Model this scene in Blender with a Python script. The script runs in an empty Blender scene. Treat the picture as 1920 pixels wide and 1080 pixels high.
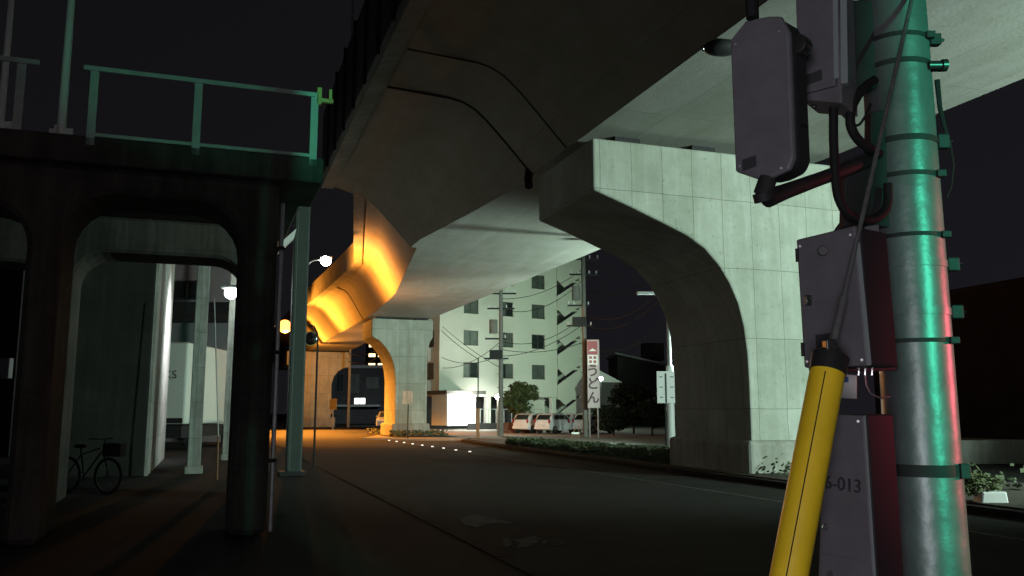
import bpy, bmesh, math, random
from mathutils import Vector
random.seed(7)
SC = bpy.context.scene
COL = SC.collection
R = math.radians
# ------------------------------------------------------------------ camera, world, exposure
F = 1600.0                       # focal length in photo pixels (photo 1920 wide)
TH = math.atan(232/1600.0)       # camera pitch
H = 1.55
cam = bpy.data.cameras.new('camera'); co = bpy.data.objects.new('camera', cam); COL.objects.link(co)
cam.sensor_width = 36; cam.lens = 36*F/1920; cam.clip_start = .05; cam.clip_end = 2000
co.location = (0, 0, H); co.rotation_euler = (math.pi/2+TH, 0, 0)
SC.camera = co
W = bpy.data.worlds.new('World'); SC.world = W; W.use_nodes = True
wn = W.node_tree.nodes; wl = W.node_tree.links
sky = wn.new('ShaderNodeTexSky'); sky.sky_type = 'NISHITA'; sky.sun_disc = False
sky.sun_elevation = R(-8); sky.sun_rotation = R(60)
bg = wn['Background']; bg.inputs['Strength'].default_value = .05
bg2 = wn.new('ShaderNodeBackground')      # city sky glow, a little stronger towards the horizon and to the right
tcw = wn.new('ShaderNodeTexCoord'); spw = wn.new('ShaderNodeSeparateXYZ'); wl.new(tcw.outputs['Generated'], spw.inputs[0])
mw = wn.new('ShaderNodeMath'); mw.operation = 'MULTIPLY_ADD'; mw.inputs[1].default_value = .45; wl.new(spw.outputs['X'], mw.inputs[0])
mz = wn.new('ShaderNodeMath'); mz.operation = 'MULTIPLY_ADD'; mz.inputs[1].default_value = -.8; mz.inputs[2].default_value = .55; wl.new(spw.outputs['Z'], mz.inputs[0])
wl.new(mz.outputs[0], mw.inputs[2])
rw = wn.new('ShaderNodeValToRGB'); rw.color_ramp.elements[0].color = (.0054, .005, .0058, 1); rw.color_ramp.elements[1].color = (.0105, .01, .0132, 1)
wl.new(mw.outputs[0], rw.inputs['Fac']); wl.new(rw.outputs['Color'], bg2.inputs['Color'])
bg2.inputs['Strength'].default_value = 1
ad = wn.new('ShaderNodeAddShader')
wl.new(sky.outputs[0], bg.inputs['Color']); wl.new(bg.outputs[0], ad.inputs[0]); wl.new(bg2.outputs[0], ad.inputs[1])
wl.new(ad.outputs[0], wn['World Output'].inputs['Surface'])
SC.view_settings.view_transform = 'Standard'; SC.view_settings.look = 'None'
SC.view_settings.exposure = 0; SC.view_settings.gamma = 1
SC.cycles.use_denoising = True
SC.cycles.max_bounces = 6
try: SC.cycles.use_light_tree = True
except Exception: pass
# ------------------------------------------------------------------ frames of reference
A = math.atan(.3514)                       # the elevated road runs at this angle to the left of the view
D = (-math.sin(A), math.cos(A)); N = (math.cos(A), math.sin(A))
def ax(l, s, z=0): return (l*N[0]+s*D[0], l*N[1]+s*D[1], z)
def at(u, v, Y):
    a = (u-960)/F; b = (540-v)/F
    y = math.cos(TH)-b*math.sin(TH); z = math.sin(TH)+b*math.cos(TH); t = Y/y
    return (a*t, Y, z*t+H)
def gr(u, v, zz=0.0):
    a = (u-960)/F; b = (540-v)/F
    y = math.cos(TH)-b*math.sin(TH); z = math.sin(TH)+b*math.cos(TH); t = (zz-H)/z
    return (a*t, y*t, zz)
# ------------------------------------------------------------------ materials
def mat(name, col, rough=.8, metal=0, emit=None, es=0, noise=0, nscale=3, bump=0, bscale=30, spec=.5, col2=None, coat=0):
    m = bpy.data.materials.new(name); m.use_nodes = True
    n = m.node_tree.nodes; l = m.node_tree.links; p = n['Principled BSDF']
    p.inputs['Base Color'].default_value = (*col, 1); p.inputs['Roughness'].default_value = rough
    p.inputs['Metallic'].default_value = metal; p.inputs['Specular IOR Level'].default_value = spec
    p.inputs['Coat Weight'].default_value = coat
    if emit: p.inputs['Emission Color'].default_value = (*emit, 1); p.inputs['Emission Strength'].default_value = es
    if noise or bump:
        tc = n.new('ShaderNodeTexCoord')
    if noise:
        t = n.new('ShaderNodeTexNoise'); t.inputs['Scale'].default_value = nscale; t.inputs['Detail'].default_value = 8
        t.inputs['Roughness'].default_value = .65
        l.new(tc.outputs['Object'], t.inputs['Vector'])
        r = n.new('ShaderNodeValToRGB'); r.color_ramp.elements[0].position = .3; r.color_ramp.elements[1].position = .7
        c2 = col2 or tuple(c*(1-noise) for c in col)
        r.color_ramp.elements[0].color = (*c2, 1); r.color_ramp.elements[1].color = (*col, 1)
        l.new(t.outputs['Fac'], r.inputs['Fac']); l.new(r.outputs['Color'], p.inputs['Base Color'])
    if bump:
        t2 = n.new('ShaderNodeTexNoise'); t2.inputs['Scale'].default_value = bscale; t2.inputs['Detail'].default_value = 6
        l.new(tc.outputs['Object'], t2.inputs['Vector'])
        b = n.new('ShaderNodeBump'); b.inputs['Strength'].default_value = bump; b.inputs['Distance'].default_value = .02
        l.new(t2.outputs['Fac'], b.inputs['Height']); l.new(b.outputs['Normal'], p.inputs['Normal'])
    return m
def concrete(name, col, joint=(1.8, .9), off=(0, 0), stain=.35, horizontal=False, streak=.5, jd=.55, mortar=.009):
    """cast concrete: form-panel joints, blotches, vertical rain streaks, pin holes. Object x = across, y = along, z = up."""
    m = bpy.data.materials.new(name); m.use_nodes = True
    n = m.node_tree.nodes; l = m.node_tree.links; p = n['Principled BSDF']
    p.inputs['Roughness'].default_value = .85; p.inputs['Specular IOR Level'].default_value = .25
    tc = n.new('ShaderNodeTexCoord'); sp = n.new('ShaderNodeSeparateXYZ'); l.new(tc.outputs['Object'], sp.inputs[0])
    cb = n.new('ShaderNodeCombineXYZ')
    if horizontal:
        l.new(sp.outputs['X'], cb.inputs['X']); l.new(sp.outputs['Y'], cb.inputs['Y'])
    else:
        a = n.new('ShaderNodeMath'); a.operation = 'ADD'; l.new(sp.outputs['X'], a.inputs[0]); l.new(sp.outputs['Y'], a.inputs[1])
        l.new(a.outputs[0], cb.inputs['X']); l.new(sp.outputs['Z'], cb.inputs['Y'])
    # slightly wandering joints
    wob = n.new('ShaderNodeTexNoise'); wob.inputs['Scale'].default_value = 1.3; l.new(cb.outputs[0], wob.inputs['Vector'])
    mx = n.new('ShaderNodeVectorMath'); mx.operation = 'MULTIPLY_ADD'
    l.new(wob.outputs['Color'], mx.inputs[0]); mx.inputs[1].default_value = (.05, .05, 0); l.new(cb.outputs[0], mx.inputs[2])
    mo = n.new('ShaderNodeVectorMath'); mo.operation = 'ADD'; mo.inputs[1].default_value = (off[0], off[1], 0); l.new(mx.outputs[0], mo.inputs[0])
    br = n.new('ShaderNodeTexBrick'); br.offset = 0; br.inputs['Scale'].default_value = 1
    br.inputs['Brick Width'].default_value = joint[1]; br.inputs['Row Height'].default_value = joint[0]
    br.inputs['Mortar Size'].default_value = mortar; br.inputs['Mortar Smooth'].default_value = .4; br.inputs['Bias'].default_value = 0
    br.inputs['Color1'].default_value = (1, 1, 1, 1); br.inputs['Color2'].default_value = (.86, .87, .85, 1)
    br.inputs['Mortar'].default_value = (1-jd, 1-jd, 1-jd, 1)
    l.new(mo.outputs[0], br.inputs['Vector'])
    n1 = n.new('ShaderNodeTexNoise'); n1.inputs['Scale'].default_value = .9; n1.inputs['Detail'].default_value = 9; n1.inputs['Roughness'].default_value = .7
    l.new(tc.outputs['Object'], n1.inputs['Vector'])
    r1 = n.new('ShaderNodeValToRGB'); r1.color_ramp.elements[0].position = .35; r1.color_ramp.elements[1].position = .65
    k = 1-stain
    r1.color_ramp.elements[0].color = (k, k*1.02, k*.97, 1); r1.color_ramp.elements[1].color = (1, 1, 1, 1)
    l.new(n1.outputs['Fac'], r1.inputs['Fac'])
    st = n.new('ShaderNodeVectorMath'); st.operation = 'MULTIPLY'; st.inputs[1].default_value = (3.2, .22, 1) if not horizontal else (1.5, .3, 1)
    l.new(cb.outputs[0], st.inputs[0])
    n2 = n.new('ShaderNodeTexNoise'); n2.inputs['Scale'].default_value = 1.4; n2.inputs['Detail'].default_value = 7; n2.inputs['Roughness'].default_value = .7
    l.new(st.outputs[0], n2.inputs['Vector'])
    r2 = n.new('ShaderNodeValToRGB'); r2.color_ramp.elements[0].position = .4; r2.color_ramp.elements[1].position = .62
    k = 1-streak*.5
    r2.color_ramp.elements[0].color = (k, k, k*.95, 1); r2.color_ramp.elements[1].color = (1, 1, 1, 1)
    l.new(n2.outputs['Fac'], r2.inputs['Fac'])
    vo = n.new('ShaderNodeTexNoise'); vo.inputs['Scale'].default_value = 9; vo.inputs['Detail'].default_value = 3
    l.new(tc.outputs['Object'], vo.inputs['Vector'])
    r3 = n.new('ShaderNodeValToRGB'); r3.color_ramp.elements[0].position = .27; r3.color_ramp.elements[1].position = .36
    r3.color_ramp.elements[0].color = (.78, .78, .74, 1); r3.color_ramp.elements[1].color = (1, 1, 1, 1)
    l.new(vo.outputs['Fac'], r3.inputs['Fac'])
    prev = None
    base = n.new('ShaderNodeRGB'); base.outputs[0].default_value = (*col, 1); prev = base.outputs[0]
    for o in (br.outputs['Color'], r1.outputs['Color'], r2.outputs['Color'], r3.outputs['Color']):
        mm = n.new('ShaderNodeMix'); mm.data_type = 'RGBA'; mm.blend_type = 'MULTIPLY'; mm.inputs['Factor'].default_value = 1
        l.new(prev, mm.inputs['A']); l.new(o, mm.inputs['B']); prev = mm.outputs['Result']
    l.new(prev, p.inputs['Base Color'])
    b = n.new('ShaderNodeBump'); b.inputs['Strength'].default_value = .5; b.inputs['Distance'].default_value = .01
    n3 = n.new('ShaderNodeTexNoise'); n3.inputs['Scale'].default_value = 14; n3.inputs['Detail'].default_value = 8; l.new(tc.outputs['Object'], n3.inputs['Vector'])
    l.new(n3.outputs['Fac'], b.inputs['Height']); l.new(b.outputs['Normal'], p.inputs['Normal'])
    return m
M = {}
M['pier'] = concrete('pier_concrete', (.42, .43, .39), joint=(1.75, .85), off=(.1, .1), jd=.6, stain=.26, streak=.24)
M['soffit'] = concrete('deck_concrete', (.34, .33, .315), joint=(3.6, 1.8), horizontal=True, jd=.35, stain=.16, streak=.22, mortar=.012)
M['web'] = concrete('web_concrete', (.36, .315, .265), joint=(7, 30), horizontal=True, jd=.3, stain=.16, streak=.25)
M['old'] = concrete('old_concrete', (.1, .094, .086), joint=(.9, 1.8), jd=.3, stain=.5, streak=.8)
M['oldshade'] = concrete('shaded_concrete', (.024, .025, .023), joint=(.9, 1.8), jd=.3, stain=.4, streak=.5)  # old concrete darkened: shade on the wall pier front put into colour
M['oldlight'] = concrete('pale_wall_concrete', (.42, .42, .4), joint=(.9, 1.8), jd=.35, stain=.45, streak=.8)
M['footing'] = concrete('footing_concrete', (.4, .39, .36), joint=(4, 4), jd=.2, stain=.35)
M['steel'] = mat('galvanised_steel', (.45, .46, .46), rough=.42, metal=.65, noise=.35, nscale=6, bump=.15, bscale=25)
M['polesteel'] = mat('pole_steel', (.17, .185, .185), rough=.4, metal=.4, noise=.45, nscale=4, bump=.2, bscale=11)
M['dsteel'] = mat('dark_steel', (.028, .028, .029), rough=.65, metal=.1, spec=.25, noise=.4, nscale=12)
M['greenpaint'] = mat('pale_green_paint', (.42, .5, .46), rough=.55, noise=.25, nscale=9)
M['greencol'] = mat('green_column_paint', (.032, .045, .038), rough=.6, noise=.35, nscale=3, bump=.2)
M['barrier'] = mat('noise_barrier_panel', (.035, .03, .035), rough=.7, noise=.3, nscale=4)
M['asphalt'] = mat('asphalt', (.025, .024, .0225), rough=.95, noise=.5, nscale=.7, bump=.8, bscale=70, spec=.2)
M['pave'] = mat('pavement_asphalt', (.02, .0185, .0175), rough=.95, noise=.45, nscale=.9, bump=.5, bscale=45, spec=.2)
M['forecourt'] = mat('forecourt_concrete', (.22, .215, .19), rough=.9, noise=.3, nscale=.5, bump=.3, bscale=20)
M['kerb'] = mat('kerb_concrete', (.04, .036, .034), rough=.95, spec=.1, noise=.5, nscale=2.5, bump=.3)
M['soil'] = mat('soil', (.07, .055, .04), rough=1, noise=.5, nscale=3, bump=.6)
M['paint'] = mat('worn_road_paint', (.15, .15, .145), rough=.95, spec=.1, noise=.8, nscale=7, col2=(.035, .035, .034))
M['wall_white'] = mat('white_render', (.62, .64, .58), rough=.85, noise=.12, nscale=.35, bump=.1)
M['wall_grey'] = mat('grey_violet_render', (.36, .35, .38), rough=.9, noise=.2, nscale=.6)
M['glass'] = mat('dark_glass', (.03, .04, .04), rough=.12, spec=.8, noise=.5, nscale=.8)
M['curtain'] = mat('curtained_glass', (.11, .13, .12), rough=.35, noise=.5, nscale=1.5)
M['frame'] = mat('window_frame_bronze', (.06, .06, .055), rough=.5)
M['darkwall'] = mat('dark_wall', (.045, .044, .046), rough=.9, noise=.4, nscale=.8)
M['blackwall'] = mat('near_black_wall', (.011, .0115, .016), spec=0, rough=1, noise=.4, nscale=.8)  # near-black colour keeps the building dark under stray lamplight
M['roof'] = mat('roof_metal', (.3, .31, .32), rough=.5, metal=.2, noise=.2, nscale=2)
M['wood'] = mat('brown_wood', (.25, .13, .06), rough=.8, noise=.4, nscale=5)
M['brick'] = mat('red_planter_brick', (.22, .09, .05), rough=.9, noise=.4, nscale=6)
M['bark'] = mat('bark', (.09, .065, .045), rough=.95, noise=.5, nscale=8, bump=.5)
M['leaf'] = mat('leaf_green', (.13, .16, .05), rough=.7, noise=.6, nscale=2.2)
M['leafd'] = mat('leaf_dark', (.022, .032, .014), rough=.8, noise=.5, nscale=2)
M['hedge'] = mat('hedge_leaf', (.08, .1, .045), rough=.8, noise=.55, nscale=3)
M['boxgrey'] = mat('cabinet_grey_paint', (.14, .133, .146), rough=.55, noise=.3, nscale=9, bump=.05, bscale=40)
M['boxshade'] = mat('cabinet_shaded_grey', (.026, .025, .028), spec=.2, rough=.6, noise=.2, nscale=7)  # cabinet grey darkened so the flanks read as shaded
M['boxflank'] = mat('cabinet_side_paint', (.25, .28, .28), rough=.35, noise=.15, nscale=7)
M['rubber'] = mat('black_rubber', (.012, .012, .013), rough=.7, spec=.2)
M['blackplastic'] = mat('black_plastic', (.02, .02, .02), rough=.35)
M['yellow'] = mat('yellow_guard_plastic', (.86, .58, .02), rough=.45, noise=.22, nscale=5, coat=.0, bump=.08, bscale=18)
M['wire'] = mat('cable_steel', (.2, .2, .2), rough=.5, metal=.4, noise=.4, nscale=40)
M['wiredark'] = mat('overhead_wire_insulation', (.03, .033, .03), rough=.9, spec=.1)
M['white'] = mat('white_paint', (.72, .72, .7), rough=.5, noise=.12, nscale=4)
M['carwhite'] = mat('car_paint_white', (.7, .72, .72), rough=.2, coat=.5)
M['carsilver'] = mat('car_paint_silver', (.42, .44, .45), rough=.25, metal=.5, coat=.5)
M['tyre'] = mat('tyre', (.02, .02, .02), rough=.85)
M['chrome'] = mat('chrome', (.7, .7, .7), rough=.15, metal=1)
M['taillight'] = mat('tail_lens', (.35, .02, .015), rough=.25)
M['headlight'] = mat('head_lens', (.6, .62, .6), rough=.1)
M['signred'] = mat('sign_red', (.3, .035, .05), rough=.5)
M['signwhite'] = mat('sign_white', (.75, .75, .73), rough=.5, noise=.08, nscale=3)
M['ink'] = mat('sign_ink', (.03, .03, .035), rough=.6)
M['signpink'] = mat('faded_pink_sign', (.5, .4, .4), rough=.6, noise=.15, nscale=2)
M['maroon'] = mat('sign_maroon', (.07, .02, .035), rough=.6)
M['inkblue'] = mat('sign_blue', (.05, .13, .3), rough=.5)
M['polewood'] = mat('utility_pole_concrete', (.2, .2, .18), rough=.85, noise=.3, nscale=3)
M['amberlamp'] = mat('sodium_lamp_glow', (1, .6, .2), emit=(1, .34, .06), es=4.5)
M['whitelamp'] = mat('white_lamp_glow', (1, 1, 1), emit=(.9, 1, .95), es=50)
M['lit'] = mat('lit_entrance_glass', (.9, .9, .85), emit=(1, 1, .93), es=3.2)
M['litwin'] = mat('lit_window', (1, .8, .5), emit=(1, .72, .36), es=3.5)
M['litblue'] = mat('lit_window_cool', (.8, .9, 1), emit=(.8, .95, 1), es=1.2)
M['stud'] = mat('stud_glow', (.8, .8, .8), emit=(1, .85, .7), es=1.3)  # emission stands in for the light the studs throw back
M['gled'] = mat('green_signal_lens', (.1, .8, .5), emit=(.05, 1, .55), es=20)
M['rled'] = mat('red_signal_lens', (.9, .1, .1), emit=(1, .06, .08), es=20)
M['yellowsign'] = mat('yellow_sign_plate', (.55, .42, .14), rough=.5)
# ------------------------------------------------------------------ mesh helpers
class MB:
    def __init__(s): s.v = []; s.f = []
    def add(s, vs, fs):
        o = len(s.v); s.v += [tuple(v) for v in vs]; s.f += [tuple(i+o for i in f) for f in fs]; return s
    def box(s, x0, x1, y0, y1, z0, z1):
        return s.add([(x0, y0, z0), (x1, y0, z0), (x1, y1, z0), (x0, y1, z0), (x0, y0, z1), (x1, y0, z1), (x1, y1, z1), (x0, y1, z1)],
                     [(3, 2, 1, 0), (4, 5, 6, 7), (0, 1, 5, 4), (1, 2, 6, 5), (2, 3, 7, 6), (3, 0, 4, 7)])
    def hexa(s, p):   # 8 corners, bottom ring then top ring
        return s.add(p, [(3, 2, 1, 0), (4, 5, 6, 7), (0, 1, 5, 4), (1, 2, 6, 5), (2, 3, 7, 6), (3, 0, 4, 7)])
    def slab(s, quad, vec):   # polygon of 3D points extruded by vec
        n = len(quad); q2 = [tuple(a+b for a, b in zip(p, vec)) for p in quad]
        return s.add(list(quad)+q2, [tuple(range(n))[::-1], tuple(range(n, 2*n))]+[(i, (i+1) % n, n+(i+1) % n, n+i) for i in range(n)])
    def prism(s, poly, axis, a, b):
        def P(p, t): return {'y': (p[0], t, p[1]), 'x': (t, p[0], p[1]), 'z': (p[0], p[1], t)}[axis]
        n = len(poly); vs = [P(p, a) for p in poly]+[P(p, b) for p in poly]
        return s.add(vs, [tuple(range(n))[::-1], tuple(range(n, 2*n))]+[(i, (i+1) % n, n+(i+1) % n, n+i) for i in range(n)])
    def tube(s, pts, r, n=8, caps=True):
        pts = [Vector(p) for p in pts]; rs = r if isinstance(r, (list, tuple)) else [r]*len(pts)
        up = None; rings = []
        for i, p in enumerate(pts):
            t = ((pts[min(i+1, len(pts)-1)]-pts[max(i-1, 0)])).normalized()
            if up is None:
                up = Vector((0, 0, 1)) if abs(t.z) < .9 else Vector((1, 0, 0))
            a = t.cross(up)
            if a.length < 1e-4: a = t.orthogonal()
            a.normalize(); b = a.cross(t).normalized(); up = b
            rings.append([p+a*math.cos(2*math.pi*k/n)*rs[i]+b*math.sin(2*math.pi*k/n)*rs[i] for k in range(n)])
        vs = [tuple(q) for r_ in rings for q in r_]; fs = []
        for i in range(len(pts)-1):
            for k in range(n): fs.append((i*n+k, i*n+(k+1) % n, (i+1)*n+(k+1) % n, (i+1)*n+k))
        if caps: fs += [tuple(range(n))[::-1], tuple(range((len(pts)-1)*n, len(pts)*n))]
        return s.add(vs, fs)
    def sphere(s, c, r, nu=10, nv=6, sq=(1, 1, 1)):
        vs = []; fs = []
        for j in range(1, nv):
            for i in range(nu):
                a = 2*math.pi*i/nu; b = math.pi*j/nv
                vs.append((c[0]+r*sq[0]*math.sin(b)*math.cos(a), c[1]+r*sq[1]*math.sin(b)*math.sin(a), c[2]+r*sq[2]*math.cos(b)))
        t = len(vs); vs += [(c[0], c[1], c[2]+r*sq[2]), (c[0], c[1], c[2]-r*sq[2])]
        for j in range(nv-2):
            for i in range(nu): fs.append((j*nu+i, (j+1)*nu+i, (j+1)*nu+(i+1) % nu, j*nu+(i+1) % nu))
        for i in range(nu): fs += [(t, i, (i+1) % nu), (t+1, (nv-2)*nu+(i+1) % nu, (nv-2)*nu+i)]
        return s.add(vs, fs)
    def torus(s, c, R_, r, axis=(1, 0, 0), n=28, m=6):
        ax_ = Vector(axis).normalized(); a = ax_.orthogonal().normalized(); b = ax_.cross(a)
        vs = []; fs = []
        for i in range(n):
            t = 2*math.pi*i/n; d = a*math.cos(t)+b*math.sin(t)
            for j in range(m):
                q = 2*math.pi*j/m; vs.append(tuple(Vector(c)+d*(R_+r*math.cos(q))+ax_*r*math.sin(q)))
        for i in range(n):
            for j in range(m): fs.append((i*m+j, ((i+1) % n)*m+j, ((i+1) % n)*m+(j+1) % m, i*m+(j+1) % m))
        return s.add(vs, fs)
    def build(s, name, m, parent=None, smooth=False, bevel=0, base=None, segs=2):
        b = OFF.get(parent.name, (0, 0, 0)) if (parent and base is None) else (base or (0, 0, 0))
        me = bpy.data.meshes.new(name)
        me.from_pydata([(v[0]-b[0], v[1]-b[1], v[2]-b[2]) for v in s.v], [], s.f)
        bm = bmesh.new(); bm.from_mesh(me); bmesh.ops.recalc_face_normals(bm, faces=bm.faces)
        if bevel:
            bmesh.ops.bevel(bm, geom=[e for e in bm.edges if len(e.link_faces) == 2 and e.calc_face_angle(0) > .5], offset=bevel, segments=segs, profile=.5, affect='EDGES', clamp_overlap=True)
        bm.to_mesh(me); bm.free()
        me.materials.append(m if not isinstance(m, str) else M[m])
        if smooth:
            me.polygons.foreach_set('use_smooth', [True]*len(me.polygons))
            try: me.set_sharp_from_angle(angle=R(40))
            except Exception: pass
        o = bpy.data.objects.new(name, me); COL.objects.link(o)
        if parent:
            o.parent = parent; OFF[o.name] = b
        return o
OFF = {}
def thing(name, label, cat, base=(0, 0, 0), frame='w', group=None):
    o = bpy.data.objects.new(name, None); COL.objects.link(o); o.empty_display_size = .3
    if frame == 'a': o.location = ax(*base); o.rotation_euler = (0, 0, A)
    else: o.location = base
    o['label'] = label; o['category'] = cat
    if group: o['group'] = group
    OFF[o.name] = tuple(base)
    return o
def solo(mb, name, m, label, cat, base=(0, 0, 0), frame='w', group=None, kind=None, **k):
    o = mb.build(name, m, None, base=base, **k)
    if frame == 'a': o.location = ax(*base); o.rotation_euler = (0, 0, A)
    else: o.location = base
    if label: o['label'] = label
    if cat: o['category'] = cat
    if group: o['group'] = group
    if kind: o['kind'] = kind
    return o
def light(name, parent, loc, power, col, radius=.15, kind='POINT', **k):
    d = bpy.data.lights.new(name, kind); d.energy = power; d.color = col
    if kind in ('POINT', 'SPOT'): d.shadow_soft_size = radius
    for a_, b_ in k.items(): setattr(d, a_, b_)
    o = bpy.data.objects.new(name, d); COL.objects.link(o); o.parent = parent
    b = OFF[parent.name]; o.location = tuple(loc[i]-b[i] for i in range(3))
    return o
def text_mesh(body, size, extrude=.002, bold=0):
    c = bpy.data.curves.new('txt', 'FONT'); c.body = body; c.size = size; c.extrude = extrude; c.offset = bold; c.align_x = 'CENTER'; c.align_y = 'CENTER'
    o = bpy.data.objects.new('txt', c); COL.objects.link(o)
    dg = bpy.context.evaluated_depsgraph_get(); dg.update()
    me = bpy.data.meshes.new_from_object(o.evaluated_get(dg)); bpy.data.objects.remove(o)
    return me
def text_part(name, body, size, m, parent, loc, rot, label=None, sx=1, bold=0):
    me = text_mesh(body, size, bold=bold); me.materials.append(M[m]) if not me.materials else None
    me.materials.clear(); me.materials.append(M[m])
    o = bpy.data.objects.new(name, me); COL.objects.link(o); o.parent = parent
    b = OFF[parent.name]; o.location = tuple(loc[i]-b[i] for i in range(3)); o.rotation_euler = rot; o.scale = (sx, 1, 1)
    if label: o['label'] = label
    return o
def interp(tab, s):
    if s <= tab[0][0]: return tab[0][1]
    for (a, b), (c, d) in zip(tab, tab[1:]):
        if a <= s <= c: return b+(d-b)*(s-a)/(c-a)
    return tab[-1][1]
# ------------------------------------------------------------------ ground
g = MB(); g.box(-300, 300, -60, 600, -1.2, -.10)
solo(g, 'ground', 'asphalt', None, None, kind='structure')
ro = MB(); ro.box(3.15, 40, -25, 130, -.10, -.094)
solo(ro, 'road', 'asphalt', None, None, frame='a', kind='structure')
sw = MB(); sw.box(-40, 2.96, -25, 66, -.098, 0)
solo(sw, 'pavement', 'pave', None, None, frame='a', kind='structure')
kb = MB()
s = -20.
while s < 64:
    kb.box(2.965, 3.14, s, s+.985, -.1, .012+random.uniform(-.004, .004)); s += 1.0
solo(kb, 'kerb', 'kerb', None, None, frame='a', kind='structure', bevel=.012)
# median island under the elevated road
md = MB(); md.prism([(11.75, 4), (16.6, 4), (16.4, 44), (14.5, 49), (13.2, 46), (12.4, 34), (11.9, 20)], 'z', -.095, .03)
solo(md, 'median_island', 'kerb', None, None, frame='a', kind='structure', bevel=.02)
ms = MB(); ms.prism([(12.0, 6), (16.3, 6), (16.1, 43), (14.4, 48), (13.4, 45), (12.65, 34), (12.15, 20)], 'z', .031, .06)
solo(ms, 'median_soil', 'soil', None, None, frame='a', kind='structure')
m2 = MB(); m2.prism([(10.7, 51.8), (14.6, 51.8), (14.6, 63), (10.9, 63)], 'z', -.095, .03)
solo(m2, 'median_island', 'kerb', None, None, frame='a', kind='structure', bevel=.02)
m3 = MB(); m3.prism([(8, 84), (14, 84), (14, 100), (8, 100)], 'z', -.095, .05)
solo(m3, 'median_island', 'kerb', None, None, frame='a', kind='structure', bevel=.02)
fc = MB(); fc.prism([(-9, 52), (9.6, 41), (30, 44), (40, 100), (-9, 100)], 'z', -.094, 0)
solo(fc, 'forecourt', 'forecourt', None, None, kind='structure')
# road line and worn paint
ln = MB()
for k in range(14): ln.box(9.97, 10.06, 4+k*3.0, 6.93+k*3.0, -.094, -.088)
solo(ln, 'road_marking', 'paint', None, None, frame='a', kind='structure')
def blob(cx, cy, pts):
    return [(cx+a, cy+b) for a, b in pts]
pt = MB()
def px_poly(pp): return [gr(u, v, -.094)[:2] for u, v in pp]
pt.prism(px_poly([(858, 975), (878, 967), (905, 967), (930, 973), (958, 980), (962, 983), (930, 981), (910, 984), (893, 990), (872, 985)]), 'z', -.094, -.089)
pt.prism(px_poly([(958, 1014), (985, 1008), (1000, 1004), (1012, 1010), (1008, 1018), (985, 1028), (968, 1027), (975, 1018)]), 'z', -.094, -.089)
c = gr(1038, 1017, -.09)
for i in range(20):
    a0 = 2*math.pi*i/20; a1 = 2*math.pi*(i+1)/20
    if i % 7 == 5: continue
    pt.prism([(c[0]+math.cos(a)*r_*1.05, c[1]+math.sin(a)*r_*1.5) for a, r_ in ((a0, .1), (a1, .1), (a1, .145), (a0, .145))], 'z', -.094, -.089)
pt.prism(px_poly([(944, 1010), (956, 1008), (960, 1022), (950, 1030), (942, 1022)]), 'z', -.094, -.089)
solo(pt, 'road_symbol', 'paint', None, None, kind='structure')
cw = MB()
for (u0, v0, u1, v1) in ((1850, 905, 1990, 909), (1800, 950, 1990, 957), (1850, 962, 1990, 967)):
    cw.prism([gr(u0, v0, -.09)[:2], gr(u1, v0, -.09)[:2], gr(u1+30, v1, -.09)[:2], gr(u0+4, v1, -.09)[:2]], 'z', -.094, -.088)
solo(cw, 'crossing_marking', 'paint', None, None, kind='structure')
# road studs along the gore
st_px = [(730, 826), (744, 828), (758, 830), (774, 832.5), (792, 835), (811, 837.5), (832, 840.5), (855, 844), (881, 847)]
for i, (u, v) in enumerate(st_px):
    p = gr(u, v, -.06)
    r_ = thing('road_stud', 'small shining road stud in the row of nine before the second pier', 'road stud', (p[0], p[1], -.094), group='road studs in front of the second pier')
    b_ = MB(); b_.prism([(p[0]-.1, p[1]-.1), (p[0]+.1, p[1]-.1), (p[0]+.1, p[1]+.1), (p[0]-.1, p[1]+.1)], 'z', -.094, -.07); b_.build('stud_body', 'dsteel', r_, bevel=.008)
    l_ = MB(); l_.box(p[0]-.055, p[0]+.055, p[1]-.085, p[1]-.06, -.068, -.03); l_.build('reflector', 'stud', r_)
# ------------------------------------------------------------------ elevated road deck
ZS = [(-60, 8.4), (20, 8.4), (33, 8.1), (50, 7.77), (56, 7.7), (88, 7.66), (200, 7.6)]
LW = [(-60, 8.5), (20, 8.5), (23, 8.5), (26.5, 8.1), (31.5, 7.33), (33.05, 7.3)]
LW2 = [(33.05, 7.55), (38.6, 8.3), (45, 9.15), (50, 9.4), (58, 9.5), (88, 9.1), (130, 9.1)]
LE = [(-60, 3.8), (33.05, 3.72)]
LE2 = [(33.05, 4.95), (34.5, 5.2), (40.8, 6.2), (48.4, 7.42), (56.5, 7.17), (67.6, 6.8), (90, 6.7), (130, 6.7)]
LR = [(-60, 15.8), (18, 15.55), (31, 14.75), (52, 13.75), (58, 13.5), (70, 12.9), (88, 13.1), (130, 13.1)]
def webpts(le, lw, zs):
    k = min(1., (lw-le-.7)/2.6)
    pr = [(-2.45, 2.0), (-2.1, 1.93), (-1.75, 1.76), (-1.4, 1.47), (-1.05, 1.12), (-.7, .75), (-.35, .37), (0, 0)]
    return [(lw+a*k, zs+b) for a, b in pr]
def loft(parts, secs, cap=True):
    """secs: list of (s, [(l,z)...]) closed rings"""
    n = len(secs[0][1]); vs = [(l, s_, z) for s_, ring in secs for l, z in ring]; fs = []
    for i in range(len(secs)-1):
        for k in range(n): fs.append((i*n+k, i*n+(k+1) % n, (i+1)*n+(k+1) % n, (i+1)*n+k))
    if cap: fs += [tuple(range(n)), tuple(range((len(secs)-1)*n, len(secs)*n))[::-1]]
    parts.add(vs, fs)
deck = thing('elevated_road', 'long concrete elevated road deck overhead with curved underside web, carried on hammerhead piers', 'elevated road', (8, -30, 0), 'a')
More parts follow.
